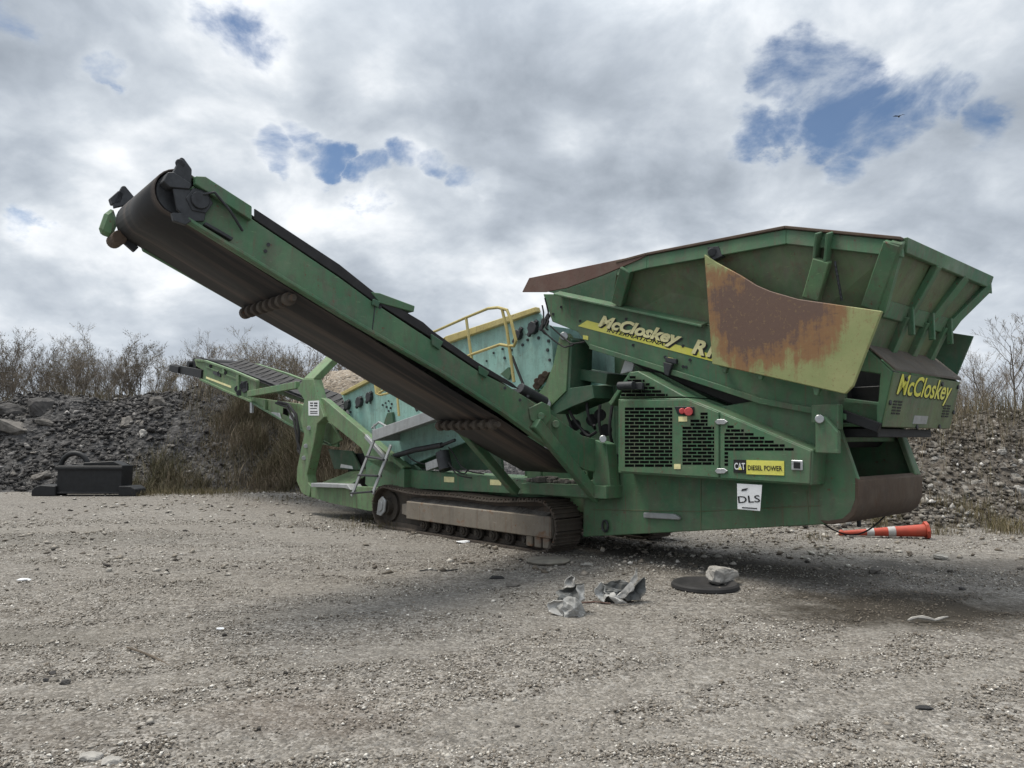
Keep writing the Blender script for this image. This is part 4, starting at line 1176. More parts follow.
def f(mb):
    c = bp(.0, RD); c = Vector((XR, c.y, c.z))
    mb.cyl(c, c + Vector((.07, 0, 0)), .08, 18); mb.cyl(c, c + Vector((.045, 0, 0)), .12, 6); mb.bar(c + Vector((.03, .05, -.2)), c + Vector((.03, .3, -.3)), .06, .03); mb.tube([c + Vector((.05, 0, .05)), c + Vector((.12, .1, .08)), c + Vector((.1, .25, -.05)), c + Vector((.03, .4, -.2))], .014, 6)
    mb.platex([(172, 189), (188, 190), (207, 205), (203, 222), (188, 222), (176, 210)], XR + .003, .03)
    mb.platex([(170, 214), (180, 214), (190, 222), (184, 226), (172, 222)], XR + .02, .05)
part('drum_bearing', 'dark_steel', sc_, f)
def f(mb):
    mb.platex([(97, 232), (103, 215), (111, 209), (116, 225), (110, 239), (102, 236)], XL - .12, .1)
part('motor_guard', 'light_green', sc_, f, bevel=.03)
def f(mb):
    c = SX(116, 240, XL - .05); mb.cyl(c + Vector((-.1, 0, 0)), c + Vector((.15, 0, 0)), .07, 16)
part('drive_motor', 'rust', sc_, f)
part('motor_bracket', 'dark_steel', sc_, lambda mb: mb.bar(SX(120, 236, XL + .03), SX(136, 250, XL + .03), .05, .07))
for s in ((SX(283, 300, .5) - bp(0, 0)).dot(Vector((0, ty, tz))), (SX(490, 412, .5) - bp(0, 0)).dot(Vector((0, ty, tz)))):
    def f(mb):
        n = 8
        mb.cyl(bp(s, -.065) + Vector((XL + .06, 0, 0)), bp(s, -.065) + Vector((XR - .05, 0, 0)), .035, 12)
        for k in range(n):
            x = XL + .14 + (XR - XL - .3) * k / (n - 1); mb.tube([bp(s, -.065) + Vector((x - .04, 0, 0)), bp(s, -.065) + Vector((x - .03, 0, 0)), bp(s, -.065) + Vector((x + .03, 0, 0)), bp(s, -.065) + Vector((x + .04, 0, 0))], [.03, .066, .066, .03], 16)
    part('return_roller', 'track_steel', sc_, f, smooth=True, bevel=0)
def f(mb):
    for k in range(9):
        s = .8 + k * .62
        mb.cyl(bp(s, RD * 2 - .1) + Vector((XL + .06, 0, 0)), bp(s, RD * 2 - .1) + Vector((XR - .06, 0, 0)), .05, 10)
part('carrying_roller', 'dark_steel', sc_, f)
part('belt_support_strut', 'green', sc_, lambda mb: mb.bar(SX(457, 424, XL + .05), SX(516, 492, XL - .15), .12, .12), bevel=.01)
part('belt_support_strut', 'green', sc_, lambda mb: mb.bar(SX(535, 423, XR + .05), SX(598, 499, XR + .02), .10, .15), bevel=.01)
part('hinge_plate', 'green', sc_, lambda mb: (mb.platex([(528, 408), (541, 402), (549, 406), (550, 418), (543, 428), (530, 420)], XR + .004, .025), mb.cyl(SX(541, 416, XR), SX(541, 416, XR + .07), .045, 14), mb.cyl(SX(556, 424, XR), SX(556, 424, XR + .06), .05, 10)))
part('joint_seam', 'dark_steel', sc_, lambda mb: mb.platex([(374.5, 305), (375.5, 305), (372.5, 332), (371, 334), (370.5, 333), (371.8, 331)], XR + .001, .004), bevel=0)
for q in ([(372, 299), (379, 302), (377, 308), (371, 305)], [(430, 334), (442, 342), (438, 350), (431, 345)], [(478, 366), (488, 372), (485, 378), (478, 374)]):
    part('idler_bracket', 'dark_green', sc_, lambda mb: mb.platex(q, XR + .002, .03))
for (a, b) in ((268.5, 244.5), (265.5, 251), (380, 307), (505, 388), (520, 400), (528, 396)):
    part('bolt_head', 'dark_steel', sc_, lambda mb: mb.cyl(SX(a, b, XR), SX(a, b, XR + .012), .018, 8), bevel=0)
part('hydraulic_cylinder', 'dark_steel', sc_, lambda mb: (mb.cyl(SX(520, 388, XR - .2), SX(545, 402, XR - .2), .07, 12),), smooth=True)
part('lower_bracket', 'green', MC, lambda mb: (mb.plate([(595, 440), (606, 444), (609, 470), (611, 498), (598, 500), (592, 486)], -1.2, .2)))
part('bracket_pin', 'silver', MC, lambda mb: mb.cyl(S(603, 439, -1.3), S(603, 439, -1.2), .05, 12))

# rear hull ----------------------------------------------------------------------
HY = -.97; HFAR = .70
HULL = [(583, 537), (715, 530), (832, 524), (846, 522), (854, 515), (858.5, 503), (858.6, 480), (842, 432), (837, 406), (770, 398), (690, 412), (625, 440), (616, 474), (583, 482)]
HP = [S(a, b, HY) for a, b in HULL]
def f(mb):
    mb.prism(HP, (0, .05, 0)); mb.prism([Vector((p.x, HFAR - .05, p.z)) for p in HP], (0, .05, 0))
    mb.bar(Vector((HP[6].x - .02, HFAR - .12, HP[6].z)), Vector((HP[7].x - .02, HFAR - .12, HP[7].z)), .13, .06, (1, 0, 0))
    a, b = HP[0], HP[2]
    mb.prism([Vector((a.x, HY + .05, a.z)), Vector((b.x, HY + .05, b.z)), Vector((b.x, HY + .05, b.z + .04)), Vector((a.x, HY + .05, a.z + .04))], (0, HFAR - HY - .1, 0))
    mb.box(a.x, a.x + .05, HY + .05, HFAR - .05, a.z + .05, 1.2)
    mb.box(3.1, 3.15, HY + .05, HFAR - .05, .75, 1.9)
    mb.box(3.86, 3.98, HY + .052, HFAR - .052, 1.58, 1.70)
hu = part('rear_hull', 'green', MC, f, bevel=.01)
def f(mb):
    P = [HP[2] + Vector((-.1, 0, 0)), HP[2], HP[3], HP[4], HP[5], HP[6]]
    prof = [Vector((p.x + .012, HY - .008, p.z - .004)) for p in P]
    n = len(prof); w = HFAR - HY + .016
    inner = [v + Vector((-.05, 0, .04)) for v in prof]
    mb.prism(prof + inner[::-1], (0, w, 0))
part('bumper', 'rust', hu, f, bevel=.012, smooth=True)
part('inner_post', 'dark_green', hu, lambda mb: (mb.box(3.6, 3.7, -.25, -.15, .9, 1.7), mb.box(3.3, 3.36, -.6, .6, .9, 1.62)))
part('coiled_hose', 'rubber', hu, lambda mb: mb.tube([Vector((3.6 + .5 * t, -.75 + 1.0 * t, .80 - .33 * math.sin(math.pi * (t * .92 + .03)) + .16 * t)) for t in [k / 24 for k in range(25)]], .009, 6), bevel=0, smooth=True)
part('drain_pipe', 'dark_steel', hu, lambda mb: mb.cyl((3.9, -.3, .8), (3.9, -.3, .64), .022, 10))
part('grab_bar', 'galv', hu, lambda mb: (mb.plate([(643, 512.5), (673, 514), (679, 517), (679, 520), (643, 518)], HY - .05, .05),), bevel=.01)
def f(mb):
    c = S(605, 526, HY - .03); mb.tube([c + Vector((.05 * math.cos(a), 0, .075 * math.sin(a))) for a in [k * math.pi / 6 for k in range(13)]], .015, 6)
part('shackle', 'dark_steel', hu, f, bevel=0)
for q in ([(590, 509), (700, 511), (820, 505), (820, 506), (700, 512), (590, 510)], [(700, 478), (701, 478), (701, 530), (700, 530)], [(806, 490), (807, 490), (809, 523), (808, 523)]):
    part('weld_seam', 'worn_green', hu, lambda mb: mb.plate(q, HY - .008, .007), bevel=.003)
pp = part('paper_sign', 'paper', hu, lambda mb: mb.prism([S(737, 483.5, HY - .30), S(762, 485, HY - .30), S(760, 511, HY - .30), S(737.5, 509, HY - .30)], (0, .004, 0)), bevel=0)
A, B = S(738.5, 503, HY - .30), S(760.5, 502, HY - .30)
text('lettering', 'DLS', A, B, (0, 0, 1), .075, M['decal_black'], pp, lift=.003, bold=.012)
def f(mb):
    mb.plate([(742, 507), (757, 508), (757, 509), (742, 508)], HY - .304, .002); mb.plate([(742, 489), (748, 488), (746, 490.5), (741, 491)], HY - .304, .002)
part('printing', 'dark_steel', pp, f, bevel=0)
part('side_step', 'dark_green', MC, lambda mb: mb.box(1.4, 3.7, HY - .26, HY - .02, .93, .98)) if False else None
# hinge bracket at the hull's rear top
def f(mb):
    mb.plate([(811, 405), (838, 404), (838, 430), (832, 424), (811, 423)], -1.18, .12)
    mb.plate([(815, 417), (824, 416), (838, 432), (838, 454), (815, 453)], -1.26, .07)
hb = part('hinge_bracket', 'green', MC, f, bevel=.01)
part('hinge_pin', 'silver', hb, lambda mb: mb.cyl(S(819.5, 419, -1.30), S(819.5, 419, -1.2), .045, 14))

# engine housing -------------------------------------------------------------------
EY = -1.27
def f(mb):
    mb.plate([(618, 399), (687, 398), (719.5, 411), (813, 450), (811, 485.5), (618, 473)], EY, .6)
    mb.plate([(619, 398), (631, 372), (638, 371), (686, 397)], EY + .012, .5)
    mb.prism([S(619, 398, EY), S(631, 372, EY), S(633.5, 372, EY), S(621.5, 398, EY)], (0, -.0, 0)) if False else None
    mb.prism([S(608, 403, EY + .15), S(630, 371, EY + .15), S(632, 373, EY + .15), S(611, 406, EY + .15)], (0, .4, 0))
en = part('engine_housing', 'green', MC, f, bevel=.01)
part('engine_door', 'green', en, lambda mb: mb.plate([(620, 400.5), (686.5, 399.5), (718.6, 412.5), (718.6, 477.6), (620, 471.5)], EY - .018, .016))
part('engine_door', 'green', en, lambda mb: mb.plate([(720.5, 413), (811, 451), (809.5, 484), (720.5, 478)], EY - .018, .016))


def grille(regions, y):
    """brick-pattern slots: black plates coloured as the dark of the openings; regions list (row y px, x0, x1)"""
    return regions


def slots(name, rows, parent):  # flat black plates on the panel; the openings' dark is put into their colour
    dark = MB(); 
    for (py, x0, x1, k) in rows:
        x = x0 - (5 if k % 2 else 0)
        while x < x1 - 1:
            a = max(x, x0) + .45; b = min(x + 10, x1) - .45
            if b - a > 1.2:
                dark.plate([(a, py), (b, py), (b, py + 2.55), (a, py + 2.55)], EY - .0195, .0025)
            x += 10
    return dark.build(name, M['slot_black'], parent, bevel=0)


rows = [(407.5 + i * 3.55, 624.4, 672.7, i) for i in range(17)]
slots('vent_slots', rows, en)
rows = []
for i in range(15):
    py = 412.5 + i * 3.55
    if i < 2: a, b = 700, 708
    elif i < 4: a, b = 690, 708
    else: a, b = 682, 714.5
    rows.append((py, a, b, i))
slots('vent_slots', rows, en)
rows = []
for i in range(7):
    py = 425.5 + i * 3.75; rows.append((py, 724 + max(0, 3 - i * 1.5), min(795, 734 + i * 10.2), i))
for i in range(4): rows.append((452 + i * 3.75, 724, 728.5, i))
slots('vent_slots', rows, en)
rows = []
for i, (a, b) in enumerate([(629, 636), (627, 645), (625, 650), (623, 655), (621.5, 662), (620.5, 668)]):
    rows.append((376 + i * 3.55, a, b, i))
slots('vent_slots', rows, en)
part('exhaust_pipe', 'dark_steel', en, lambda mb: (mb.cyl(S(619, 386, EY - .10), S(634, 385.5, EY - .10), .055, 14), mb.plate([(634, 382.5), (642, 382.5), (642, 389.5), (634, 389.5)], EY - .06, .06)), smooth=True)
eb = part('emergency_stop', 'black', en, lambda mb: mb.plate([(674, 406.5), (694, 406.5), (694, 415.5), (684, 415.5), (677, 414)], EY - .03, .012))
part('stop_button', 'red', eb, lambda mb: (mb.cyl(S(688.5, 411.5, EY - .10), S(688.5, 411.5, EY - .03), .05, 16), mb.cyl(S(682, 411, EY - .06), S(682, 411, EY - .03), .035, 12)))
for (a, b, c, d) in ((678.5, 416.5, 687, 421.5), (674, 464, 680.5, 469)):
    part('warning_sticker', 'decal_cream', en, lambda mb: mb.plate([(a, b), (c, b), (c, d), (a, d)], EY - .024, .004), bevel=0)
for (a, b) in ((720, 421.8), (720, 471)):
    part('door_latch', 'silver', en, lambda mb: (mb.plate([(714.5, b), (717, b - 2.6), (724, b - 2.6), (727.5, b), (724, b + 2.6), (717, b + 2.6)], EY - .035, .016),), bevel=.004)
lt = part('door_handle', 'silver', en, lambda mb: mb.plate([(791, 460), (802.5, 460.5), (802.5, 470.5), (791, 470)], EY - .03, .011))
part('handle_recess', 'black', lt, lambda mb: mb.plate([(793.5, 462), (800, 462.3), (800, 468.7), (793.5, 468.3)], EY - .034, .003), bevel=0)
pl = part('maker_plate', 'decal_yellow', en, lambda mb: mb.plate([(746.4, 460), (784, 461), (784, 475.5), (746.4, 474.2)], EY - .026, .007), bevel=0)
bk = part('black_plate', 'decal_black', en, lambda mb: mb.plate([(733.5, 459.6), (746.3, 460), (746.3, 473), (733.5, 472.5)], EY - .026, .007), bevel=0)
text('lettering', 'CAT', S(734.6, 469.3, EY - .026), S(745.4, 469.6, EY - .026), (0, 0, 1), .072, M['paper'], bk, bold=.02)
part('logo_triangle', 'decal_yellow', bk, lambda mb: mb.plate([(738, 469.8), (742, 469.8), (740, 466.5)], EY - .0325, .002), bevel=0)
text('lettering', 'DIESEL POWER', S(748, 470, EY - .026), S(782.5, 471, EY - .026), (0, 0, 1), .052, M['decal_black'], pl, bold=.02)
# machinery in the dark bay between conveyor and engine
def f(mb):
    mb.cyl((.9, -.35, 1.5), (.9, .5, 1.5), .35, 20); mb.cyl((1.3, -.4, 1.95), (1.3, .5, 1.95), .22, 18); mb.box(.5, 1.6, -.5, .6, 1.0, 1.4)
    for (a, b) in ((575, 425), (585, 436), (592, 420), (600, 415), (606, 430)): mb.cyl(S(a, b, -.6), S(a, b, -.3), .09, 12)
part('engine_block', 'black', MC, f, smooth=True)
for hs in [((570, 408), (598, 432)), ((566, 414), (585, 442)), ((600, 405), (604, 440)), ((612, 400), (610, 446)), ((588, 400), (596, 425))]:
    part('hydraulic_hose', 'rubber', MC, lambda mb: hoses(mb, [hs], -.85, .022, .2), smooth=True, bevel=0)
def f(mb):
    mb.box(-.25, 2.8, .45, .5, .95, 3.0); mb.box(-2.4, -.25, .45, .5, .95, 2.5); mb.bar(S(572, 372, -.5), S(618, 380, -.5), .5, .16)
part('bay_backing', 'dark_green', MC, f)  # added dark sheets closing the bay, so it shows dark instead of sky

# screen box mast -----------------------------------------------------------------
def f(mb):
    mb.plate([(559, 337), (566, 333), (569, 337), (566, 391), (549, 408), (534, 398), (545, 385), (553, 365)], -.98, .1)
ms_ = part('mast', 'light_green', MC, f)
def f(mb):
    mb.plate([(566, 391), (569, 337), (572, 340), (570, 388), (592, 385), (594, 398), (571, 407), (556, 414), (549, 408)], -.96, .45)
part('mast_web', 'dark_green', MC, f)
part('mast_pin', 'silver', MC, lambda mb: (mb.cyl(S(564, 336, -1.05), S(564, 336, -.9), .06, 12), mb.cyl(S(545, 404, -1.08), S(545, 404, -.98), .09, 14)))

# feeder with its decals ------------------------------------------------------------
FY = -1.0
FD = [(543, 294), (552, 294), (580, 298), (640, 310), (708, 325), (800, 345), (838, 356), (845, 368), (845, 401), (878, 404), (878, 427), (850, 420), (760, 403), (690, 379), (589, 347), (578, 332), (552, 321.6)]
def f(mb):
    P = [S(a, b, FY) for a, b in FD]
    mb.prism(P, (0, .06, 0)); mb.prism([Vector((p.x, -FY - .06, p.z)) for p in P], (0, .06, 0))
fe = part('feeder', 'green', MC, f, bevel=.008)
part('feeder_rail', 'green', fe, lambda mb: mb.plate([(553, 318), (700, 355), (770, 372), (835, 388), (835, 393), (770, 377), (700, 360), (553, 323)], FY - .022, .02) if False else mb.plate([(589, 344), (690, 375), (760, 398), (846, 414), (846, 420), (760, 404), (690, 381), (589, 349)], FY - .06, .058))
def f(mb):
    P = [S(a, b, FY) for a, b in [(560, 300), (640, 315), (800, 352), (832, 362), (838, 425), (812, 449), (760, 420), (690, 391), (632, 368), (590, 342), (560, 322)]]
    mb.prism([Vector((p.x, -.8, p.z)) for p in P], (0, 1.6, 0))
part('feed_belt', 'rubber', fe, f, bevel=.02)
for (a, b) in ((561, 307), (553, 314), (580, 321), (626, 319), (650, 334), (633, 345), (683, 346), (665, 357), (690, 360), (683, 366.5), (686, 367)):
    part('bolt_head', 'dark_steel', fe, lambda mb: mb.cyl(S(a, b, FY - .016), S(a, b, FY), .02, 6), bevel=0)
part('lug', 'dark_steel', fe, lambda mb: (mb.plate([(663, 362), (672, 364), (668, 376), (664, 374)], FY - .10, .05), mb.plate([(665, 357), (676, 359), (676, 364), (665, 362)], FY - .07, .05)))
def f(mb):
    mb.plate([(578, 326), (587, 320.3), (712, 354.3), (712, 361.2)], FY - .007, .005)
de = part('decal_stripe', 'decal_yellow', fe, f, bevel=0)

UPV = (S(600, 320, FY) - S(601, 330, FY)); 
a, b = S(598.5, 325.6, FY), S(681, 345.0, FY)
for nm, mt, lf, dx, dz in (('lettering_shadow', 'decal_black', .011, .018, -.022), ('lettering', 'decal_cream', .015, 0, 0)):
    o_ = Vector((dx, 0, dz)); text(nm, 'McCloskey', a + o_, b + o_, (0, 0, 1), .145, M[mt], fe, lift=lf, shear=.30, bold=.045)
a, b = S(607, 331.6, FY), S(668, 347.0, FY)
text('lettering', 'INTERNATIONAL', a, b, (0, 0, 1), .048, M['decal_black'], fe, lift=.0085, shear=.3, bold=.02)
a, b = S(692, 352.5, FY), S(738, 362.5, FY)
for nm, mt, lf, dx, dz in (('lettering_shadow', 'decal_black', .011, .018, -.022), ('lettering', 'decal_cream', .015, 0, 0)):
    o_ = Vector((dx, 0, dz)); text(nm, 'R155', a + o_, b + o_, (0, 0, 1), .165, M[mt], fe, lift=lf, shear=.25, bold=.042)
for (a, b) in ((583, 335), (668, 357)):
    part('warning_sticker', 'decal_yellow', fe, lambda mb: mb.plate([(a, b), (a + 5, b + 1), (a + 5, b + 5), (a, b + 4)], FY - .008, .005), bevel=0)
part('bright_bracket', 'paper', MC, lambda mb: mb.plate([(625, 359), (636, 357), (632, 371), (620, 374)], -.7, .05))

# hopper ---------------------------------------------------------------------------
HT = -1.3
top = [S(524, 284, HT), S(648, 256, HT), S(787, 229.5, HT), S(903, 241, HT)]
top = [S(618, 264, HT)] + top[1:]
bot = [S(612, 303, -1.0), S(640, 309, -1.0), S(787, 341, -1.0), S(882, 311, -1.02)]
def wall(mb, sgn, th=.05):
    T = [Vector((p.x, p.y * sgn, p.z)) for p in top]; B = [Vector((p.x, p.y * sgn, p.z)) for p in bot]
    for i in range(3):
        q = [B[i], B[i + 1], T[i + 1], T[i]]; n = Vector((0, -sgn, -.2)).normalized() * -th
        mb.prism(q, n)
def f(mb): wall(mb, 1)
ho = part('hopper', 'worn_green', MC, f, bevel=0)
part('far_wall', 'green', ho, lambda mb: wall(mb, -1), bevel=0)
for sgn in (1, -1):
    def f(mb):
        T = [Vector((p.x, p.y * sgn, p.z)) for p in top]
        for i in range(3):
            mb.prism([T[i] + Vector((0, -.02 * sgn, 0)), T[i + 1] + Vector((0, -.02 * sgn, 0)), T[i + 1] + Vector((0, -.03 * sgn, -.16)), T[i] + Vector((0, -.03 * sgn, -.16))], (0, .05 * sgn, 0))
    part('top_rail', 'green', ho, f, bevel=.006)
for sgn in (1, -1):
    def f(mb):
        T = [Vector((p.x, p.y * sgn, p.z)) for p in top]
        for i in range(3):
            mb.prism([T[i] + Vector((0, -.05 * sgn, .002)), T[i + 1] + Vector((0, -.05 * sgn, .002)), T[i + 1] + Vector((0, -.05 * sgn, .035)), T[i] + Vector((0, -.05 * sgn, .035))], (0, .14 * sgn, 0))
    part('worn_rim', 'rust', ho, f, bevel=.006)
# ribs on the near wall
def onwall(px, py):
    """point on the flared wall: blend of the two slanted edges"""
    best = None
    for k in range(0, 61):
        y = -1.0 - .3 * k / 60; p = S(px, py, y)
        xs_t = [q.x for q in top]; zs_t = [q.z for q in top]; xs_b = [q.x for q in bot]; zs_b = [q.z for q in bot]
        zt = np.interp(p.x, xs_t, zs_t); zb = np.interp(p.x, xs_b, zs_b); t = (p.z - zb) / (zt - zb); yy = -1.0 - .3 * t
        e = abs(yy - y)
        if best is None or e < best[0]: best = (e, p)
    return best[1]
ribs = [((630, 269), (622, 304), .16), ((896, 243), (874, 308), .16)]
for (a, b, w) in ribs:
    p, q = onwall(*a), onwall(*b)
    part('rib', 'green', ho, lambda mb: mb.bar(p + Vector((0, -.05, 0)), q + Vector((0, -.08, 0)), .12, w, (1, 0, 0)), bevel=.01)
part('ledge', 'green', ho, lambda mb: mb.prism([S(560, 291, -1.0), S(708, 322, -1.0), S(708, 322, -1.0) + Vector((0, -.14, -.05)), S(560, 291, -1.0) + Vector((0, -.14, -.05))], (0, 0, -.03)))
# locking post with chain
def f(mb):
    p, q = onwall(829, 262), onwall(818, 300); mb.bar(p + Vector((0, -.14, 0)), q + Vector((0, -.14, 0)), .1, .17, (1, 0, 0))
part('locking_post', 'light_green', ho, f, bevel=.008)
def f(mb):
    for x in (824, 835):
        p, q = onwall(x, 236), onwall(x - 4, 272); mb.bar(p + Vector((0, -.1, .02)), q + Vector((0, -.1, 0)), .16, .025, (1, 0, 0))
part('lug', 'green', ho, f)
def f(mb):
    p, q = onwall(842, 266), onwall(848, 300)
    for k in range(16):
        c = p.lerp(q, k / 15) + Vector((0, -.15, 0)); mb.cyl(c + Vector((0, -.008 if k % 2 else 0, .025)), c + Vector((0, .008 if k % 2 else 0, -.025)), .012, 6)
part('chain', 'dark_steel', ho, f, bevel=0)
# rear wall
RW_T = [top[3].copy(), Vector((top[3].x, 1.26, top[3].z))]
xm = S(882, 311, -1.02).x; zm = S(882, 311, -1.02).z
RW_M = [Vector((xm, -1.02, zm)), Vector((xm, SX(946, 327, xm).y, zm))]
lb_ = S(868, 348, -.95); RW_B = [lb_, Vector((lb_.x, .75, lb_.z))]
print('hopper rear', RW_T, RW_M, RW_B)
def f(mb):
    mb.prism([RW_T[0], RW_T[1], RW_M[1], RW_M[0]], (-.04, 0, .03)); mb.prism([RW_M[0], RW_M[1], RW_B[1], RW_B[0]], (-.04, 0, .03))
rw = part('rear_wall', 'worn_green', ho, f, bevel=.006)
part('top_rail', 'green', rw, lambda mb: mb.prism([RW_T[0] + Vector((.0, 0, .03)), RW_T[1] + Vector((.0, 0, .03)), RW_T[1] + Vector((-.03, -.05, -.11)), RW_T[0] + Vector((-.03, .04, -.11))], (.045, 0, 0)))
part('cross_beam', 'green', rw, lambda mb: mb.prism([RW_M[0] + Vector((.0, 0, .10)), RW_M[1] + Vector((.0, .06, .10)), RW_M[1] + Vector((-.06, .0, -.06)), RW_M[0] + Vector((-.06, 0, -.06))], (.07, 0, 0)))
for t in (.34, .66, .97):
    def f(mb):
        a = RW_T[0].lerp(RW_T[1], t) + Vector((-.02, 0, -.1)); b = RW_M[0].lerp(RW_M[1], t); mb.bar(a + Vector((.02, 0, 0)), b + Vector((.02, 0, 0)), .11, .07, (1, 0, 0))
    part('rib', 'green', rw, f)
for t in (.3, .62, .93):
    def f(mb):
        a = RW_M[0].lerp(RW_M[1], t); b = RW_B[0].lerp(RW_B[1], t); mb.bar(a + Vector((.03, 0, 0)), b + Vector((.03, 0, 0)), .12, .08, (1, 0, 0))
        c = RW_M[0].lerp(RW_M[1], t) + Vector((.1, 0, .1)); mb.prism([c, c + Vector((0, 0, -.3)), c + Vector((-.06, 0, -.3)), c + Vector((-.06, 0, 0))], (0, .04, 0))
    part('lower_rib', 'green', rw, f)
part('corner_post', 'green', ho, lambda mb: mb.bar(top[3] + Vector((-.03, -.03, 0)), bot[3] + Vector((0, -.04, 0)), .12, .12, (1, 0, 0)), bevel=.01)
# brown wing plate at the front of the hopper
def f(mb):
    Yw = -1.34
    pts = [(522, 292), (529, 278), (650, 253), (640, 259), (624, 266), (600, 276), (566, 288), (545, 292)]
    P = [S(a, b, Yw) for a, b in pts]
    mb.prism(P if near else [Vector((p.x, -p.y - .03, p.z)) for p in P], (0, .03, 0))
for near in (True, False): part('wing_plate', 'red_rust', ho, f, bevel=.004)
def f(mb):
    a, b = S(545, 292, -1.25), S(625, 268, -1.25)
    mb.plate([(553, 293), (545, 291), (530, 282), (640, 258), (640, 309)], -.96, .04)
part('front_gusset', 'dark_green', ho, f)
# rust stained folding flaps
FLP = [(704, 254), (716, 262), (740, 275), (756, 285), (770, 291), (798, 299), (840, 305), (882, 311), (853, 386), (845, 394), (836, 392), (712, 364)]
FLAP_Y = -1.37
fp = [S(a, b, FLAP_Y) for a, b in FLP]
M['flap'] = flap_material(S(766, 308, FLAP_Y))
part('folding_flap', 'flap', MC, lambda mb: mb.prism(fp, (0, .04, 0)), bevel=.008)
part('folding_flap', 'dark_green', MC, lambda mb: mb.prism([Vector((p.x, 1.22, p.z)) for p in fp], (0, .03, 0)), bevel=.004)
for (a, b), (c, d) in (((720, 367), (722, 364)), ((756, 374), (760, 372)), ((812, 390), (828, 388))):
    def f(mb):
        mb.bar(S(c, d, FLAP_Y + .03), S(c, d, -1.0), .06, .06)
        mb.plate([(a, b - 4), (a + 8, b - 3), (a + 5, b + 6), (a + 2, b + 5)], FLAP_Y + .035, .06)
    part('flap_hinge', 'green', MC, f)
part('flap_latch', 'dark_steel', MC, lambda mb: (mb.plate([(707, 247), (718, 246), (722, 256), (712, 261)], FLAP_Y + .03, .08), mb.cyl(S(712, 252, FLAP_Y), S(712, 252, FLAP_Y + .15), .05, 10)))

# rear housing -----------------------------------------------------------------------
RY0, RY1 = -1.0, .86
lo = S(883, 427, RY0); hi = S(895, 372, RY0)
def f(mb):
    # open-topped shell: side cheeks, back sheet, roof
    for y in (RY0, RY1 - .05):
        P = [lo + Vector((-.02, 0, 0)), hi + Vector((-.02, 0, 0)), S(866, 347, RY0), S(840, 362, RY0), S(846, 369, RY0), S(880, 374, RY0), S(878, 402, RY0), S(845, 398, RY0), S(838, 400, RY0), S(840, 420, RY0)]
        mb.prism([Vector((p.x, y, p.z)) for p in P], (0, .05, 0))
    a, b, c = hi + Vector((-.02, .05, 0)), S(866, 347, RY0) + Vector((0, .05, 0)), None
    mb.box(lo.x - .9, lo.x - .06, RY0 + .052, RY1 - .052, lo.z + .01, lo.z + .05)
rh = part('rear_housing', 'green', MC, f, bevel=.01)
def f(mb):
    P = [lo, hi, hi + Vector((-.02, 0, 0)), lo + Vector((-.02, 0, 0))]
    mb.prism([Vector((p.x, RY0 - .002, p.z)) for p in P], (0, RY1 - RY0 + .004, 0))
rp = part('rear_panel', 'worn_green', rh, f, bevel=.008)
def f(mb):
    a = hi + Vector((.01, -.01, .01)); b = S(866, 347, RY0) + Vector((0, -.01, .01))
    mb.prism([a, b, b + Vector((0, 0, .03)), a + Vector((0, 0, .03))], (0, RY1 - RY0 + .02, 0))
part('housing_roof', 'roof_steel', rh, f, bevel=.006)
def f(mb): mb.box(lo.x - .7, lo.x - .1, RY0 + .4, RY1 - .2, lo.z + .1, hi.z - .1)
part('housing_dark', 'black', rh, f)  # black box; its colour gives the dark inside the housing
upv = (hi - lo).normalized(); ey = Vector((0, 1, 0))
def rpp(u, v): return lo + (hi - lo) * v + ey * u
a, b = rpp(.13, .62), rpp(1.62, .60)
for nm, mt, lf, o_ in (('lettering_shadow', 'decal_black', .004, Vector((0, .02, -.012))), ('lettering', 'decal_yellow', .008, Vector())):
    text(nm, 'McCloskey', a + o_, b + o_, upv, .205, M[mt], rp, lift=lf, shear=.14, bold=.016)
def f(mb):
    for u0 in (.12, 1.5):
        for k in range(2):
            for j in range(5):
                p = rpp(u0 + k * .12, .46 - j * .055); mb.prism([p, p + ey * .09, p + ey * .09 + upv * .018, p + upv * .018], (.005, 0, 0))
part('vent_slots', 'decal_black', rp, f, bevel=0)
part('data_plate', 'galv', rp, lambda mb: mb.prism([rpp(.72, .08), rpp(1.1, .08), rpp(1.1, .24), rpp(.72, .24)], (.006, 0, 0)), bevel=0)
def f(mb):
    for (u, v) in ((.3, .9), (1.3, .9), (1.8, .88), (.03, .45), (1.84, .35), (.85, .02), (1.5, .04)): p = rpp(u, v); mb.cyl(p, p + Vector((.015, 0, 0)), .025, 8)
part('bolt_head', 'dark_steel', rp, f, bevel=0)
part('lower_roller_guard', 'black', rh, lambda mb: (mb.box(lo.x - .55, lo.x - .10, RY0 + .12, RY1 - .3, lo.z - .10, lo.z - .01), mb.bar(S(836, 412, -1.02), S(880, 428, -1.02), .06, .1)))

# ------------------------------------------------------------------ loose things on the yard
def put(o, px, py, dz=0.0, rz=0.0):
    g = ground(px, py); o.location = (g.x, g.y, ground_z(g.x, g.y) + dz); o.rotation_euler = (0, 0, rz); return o


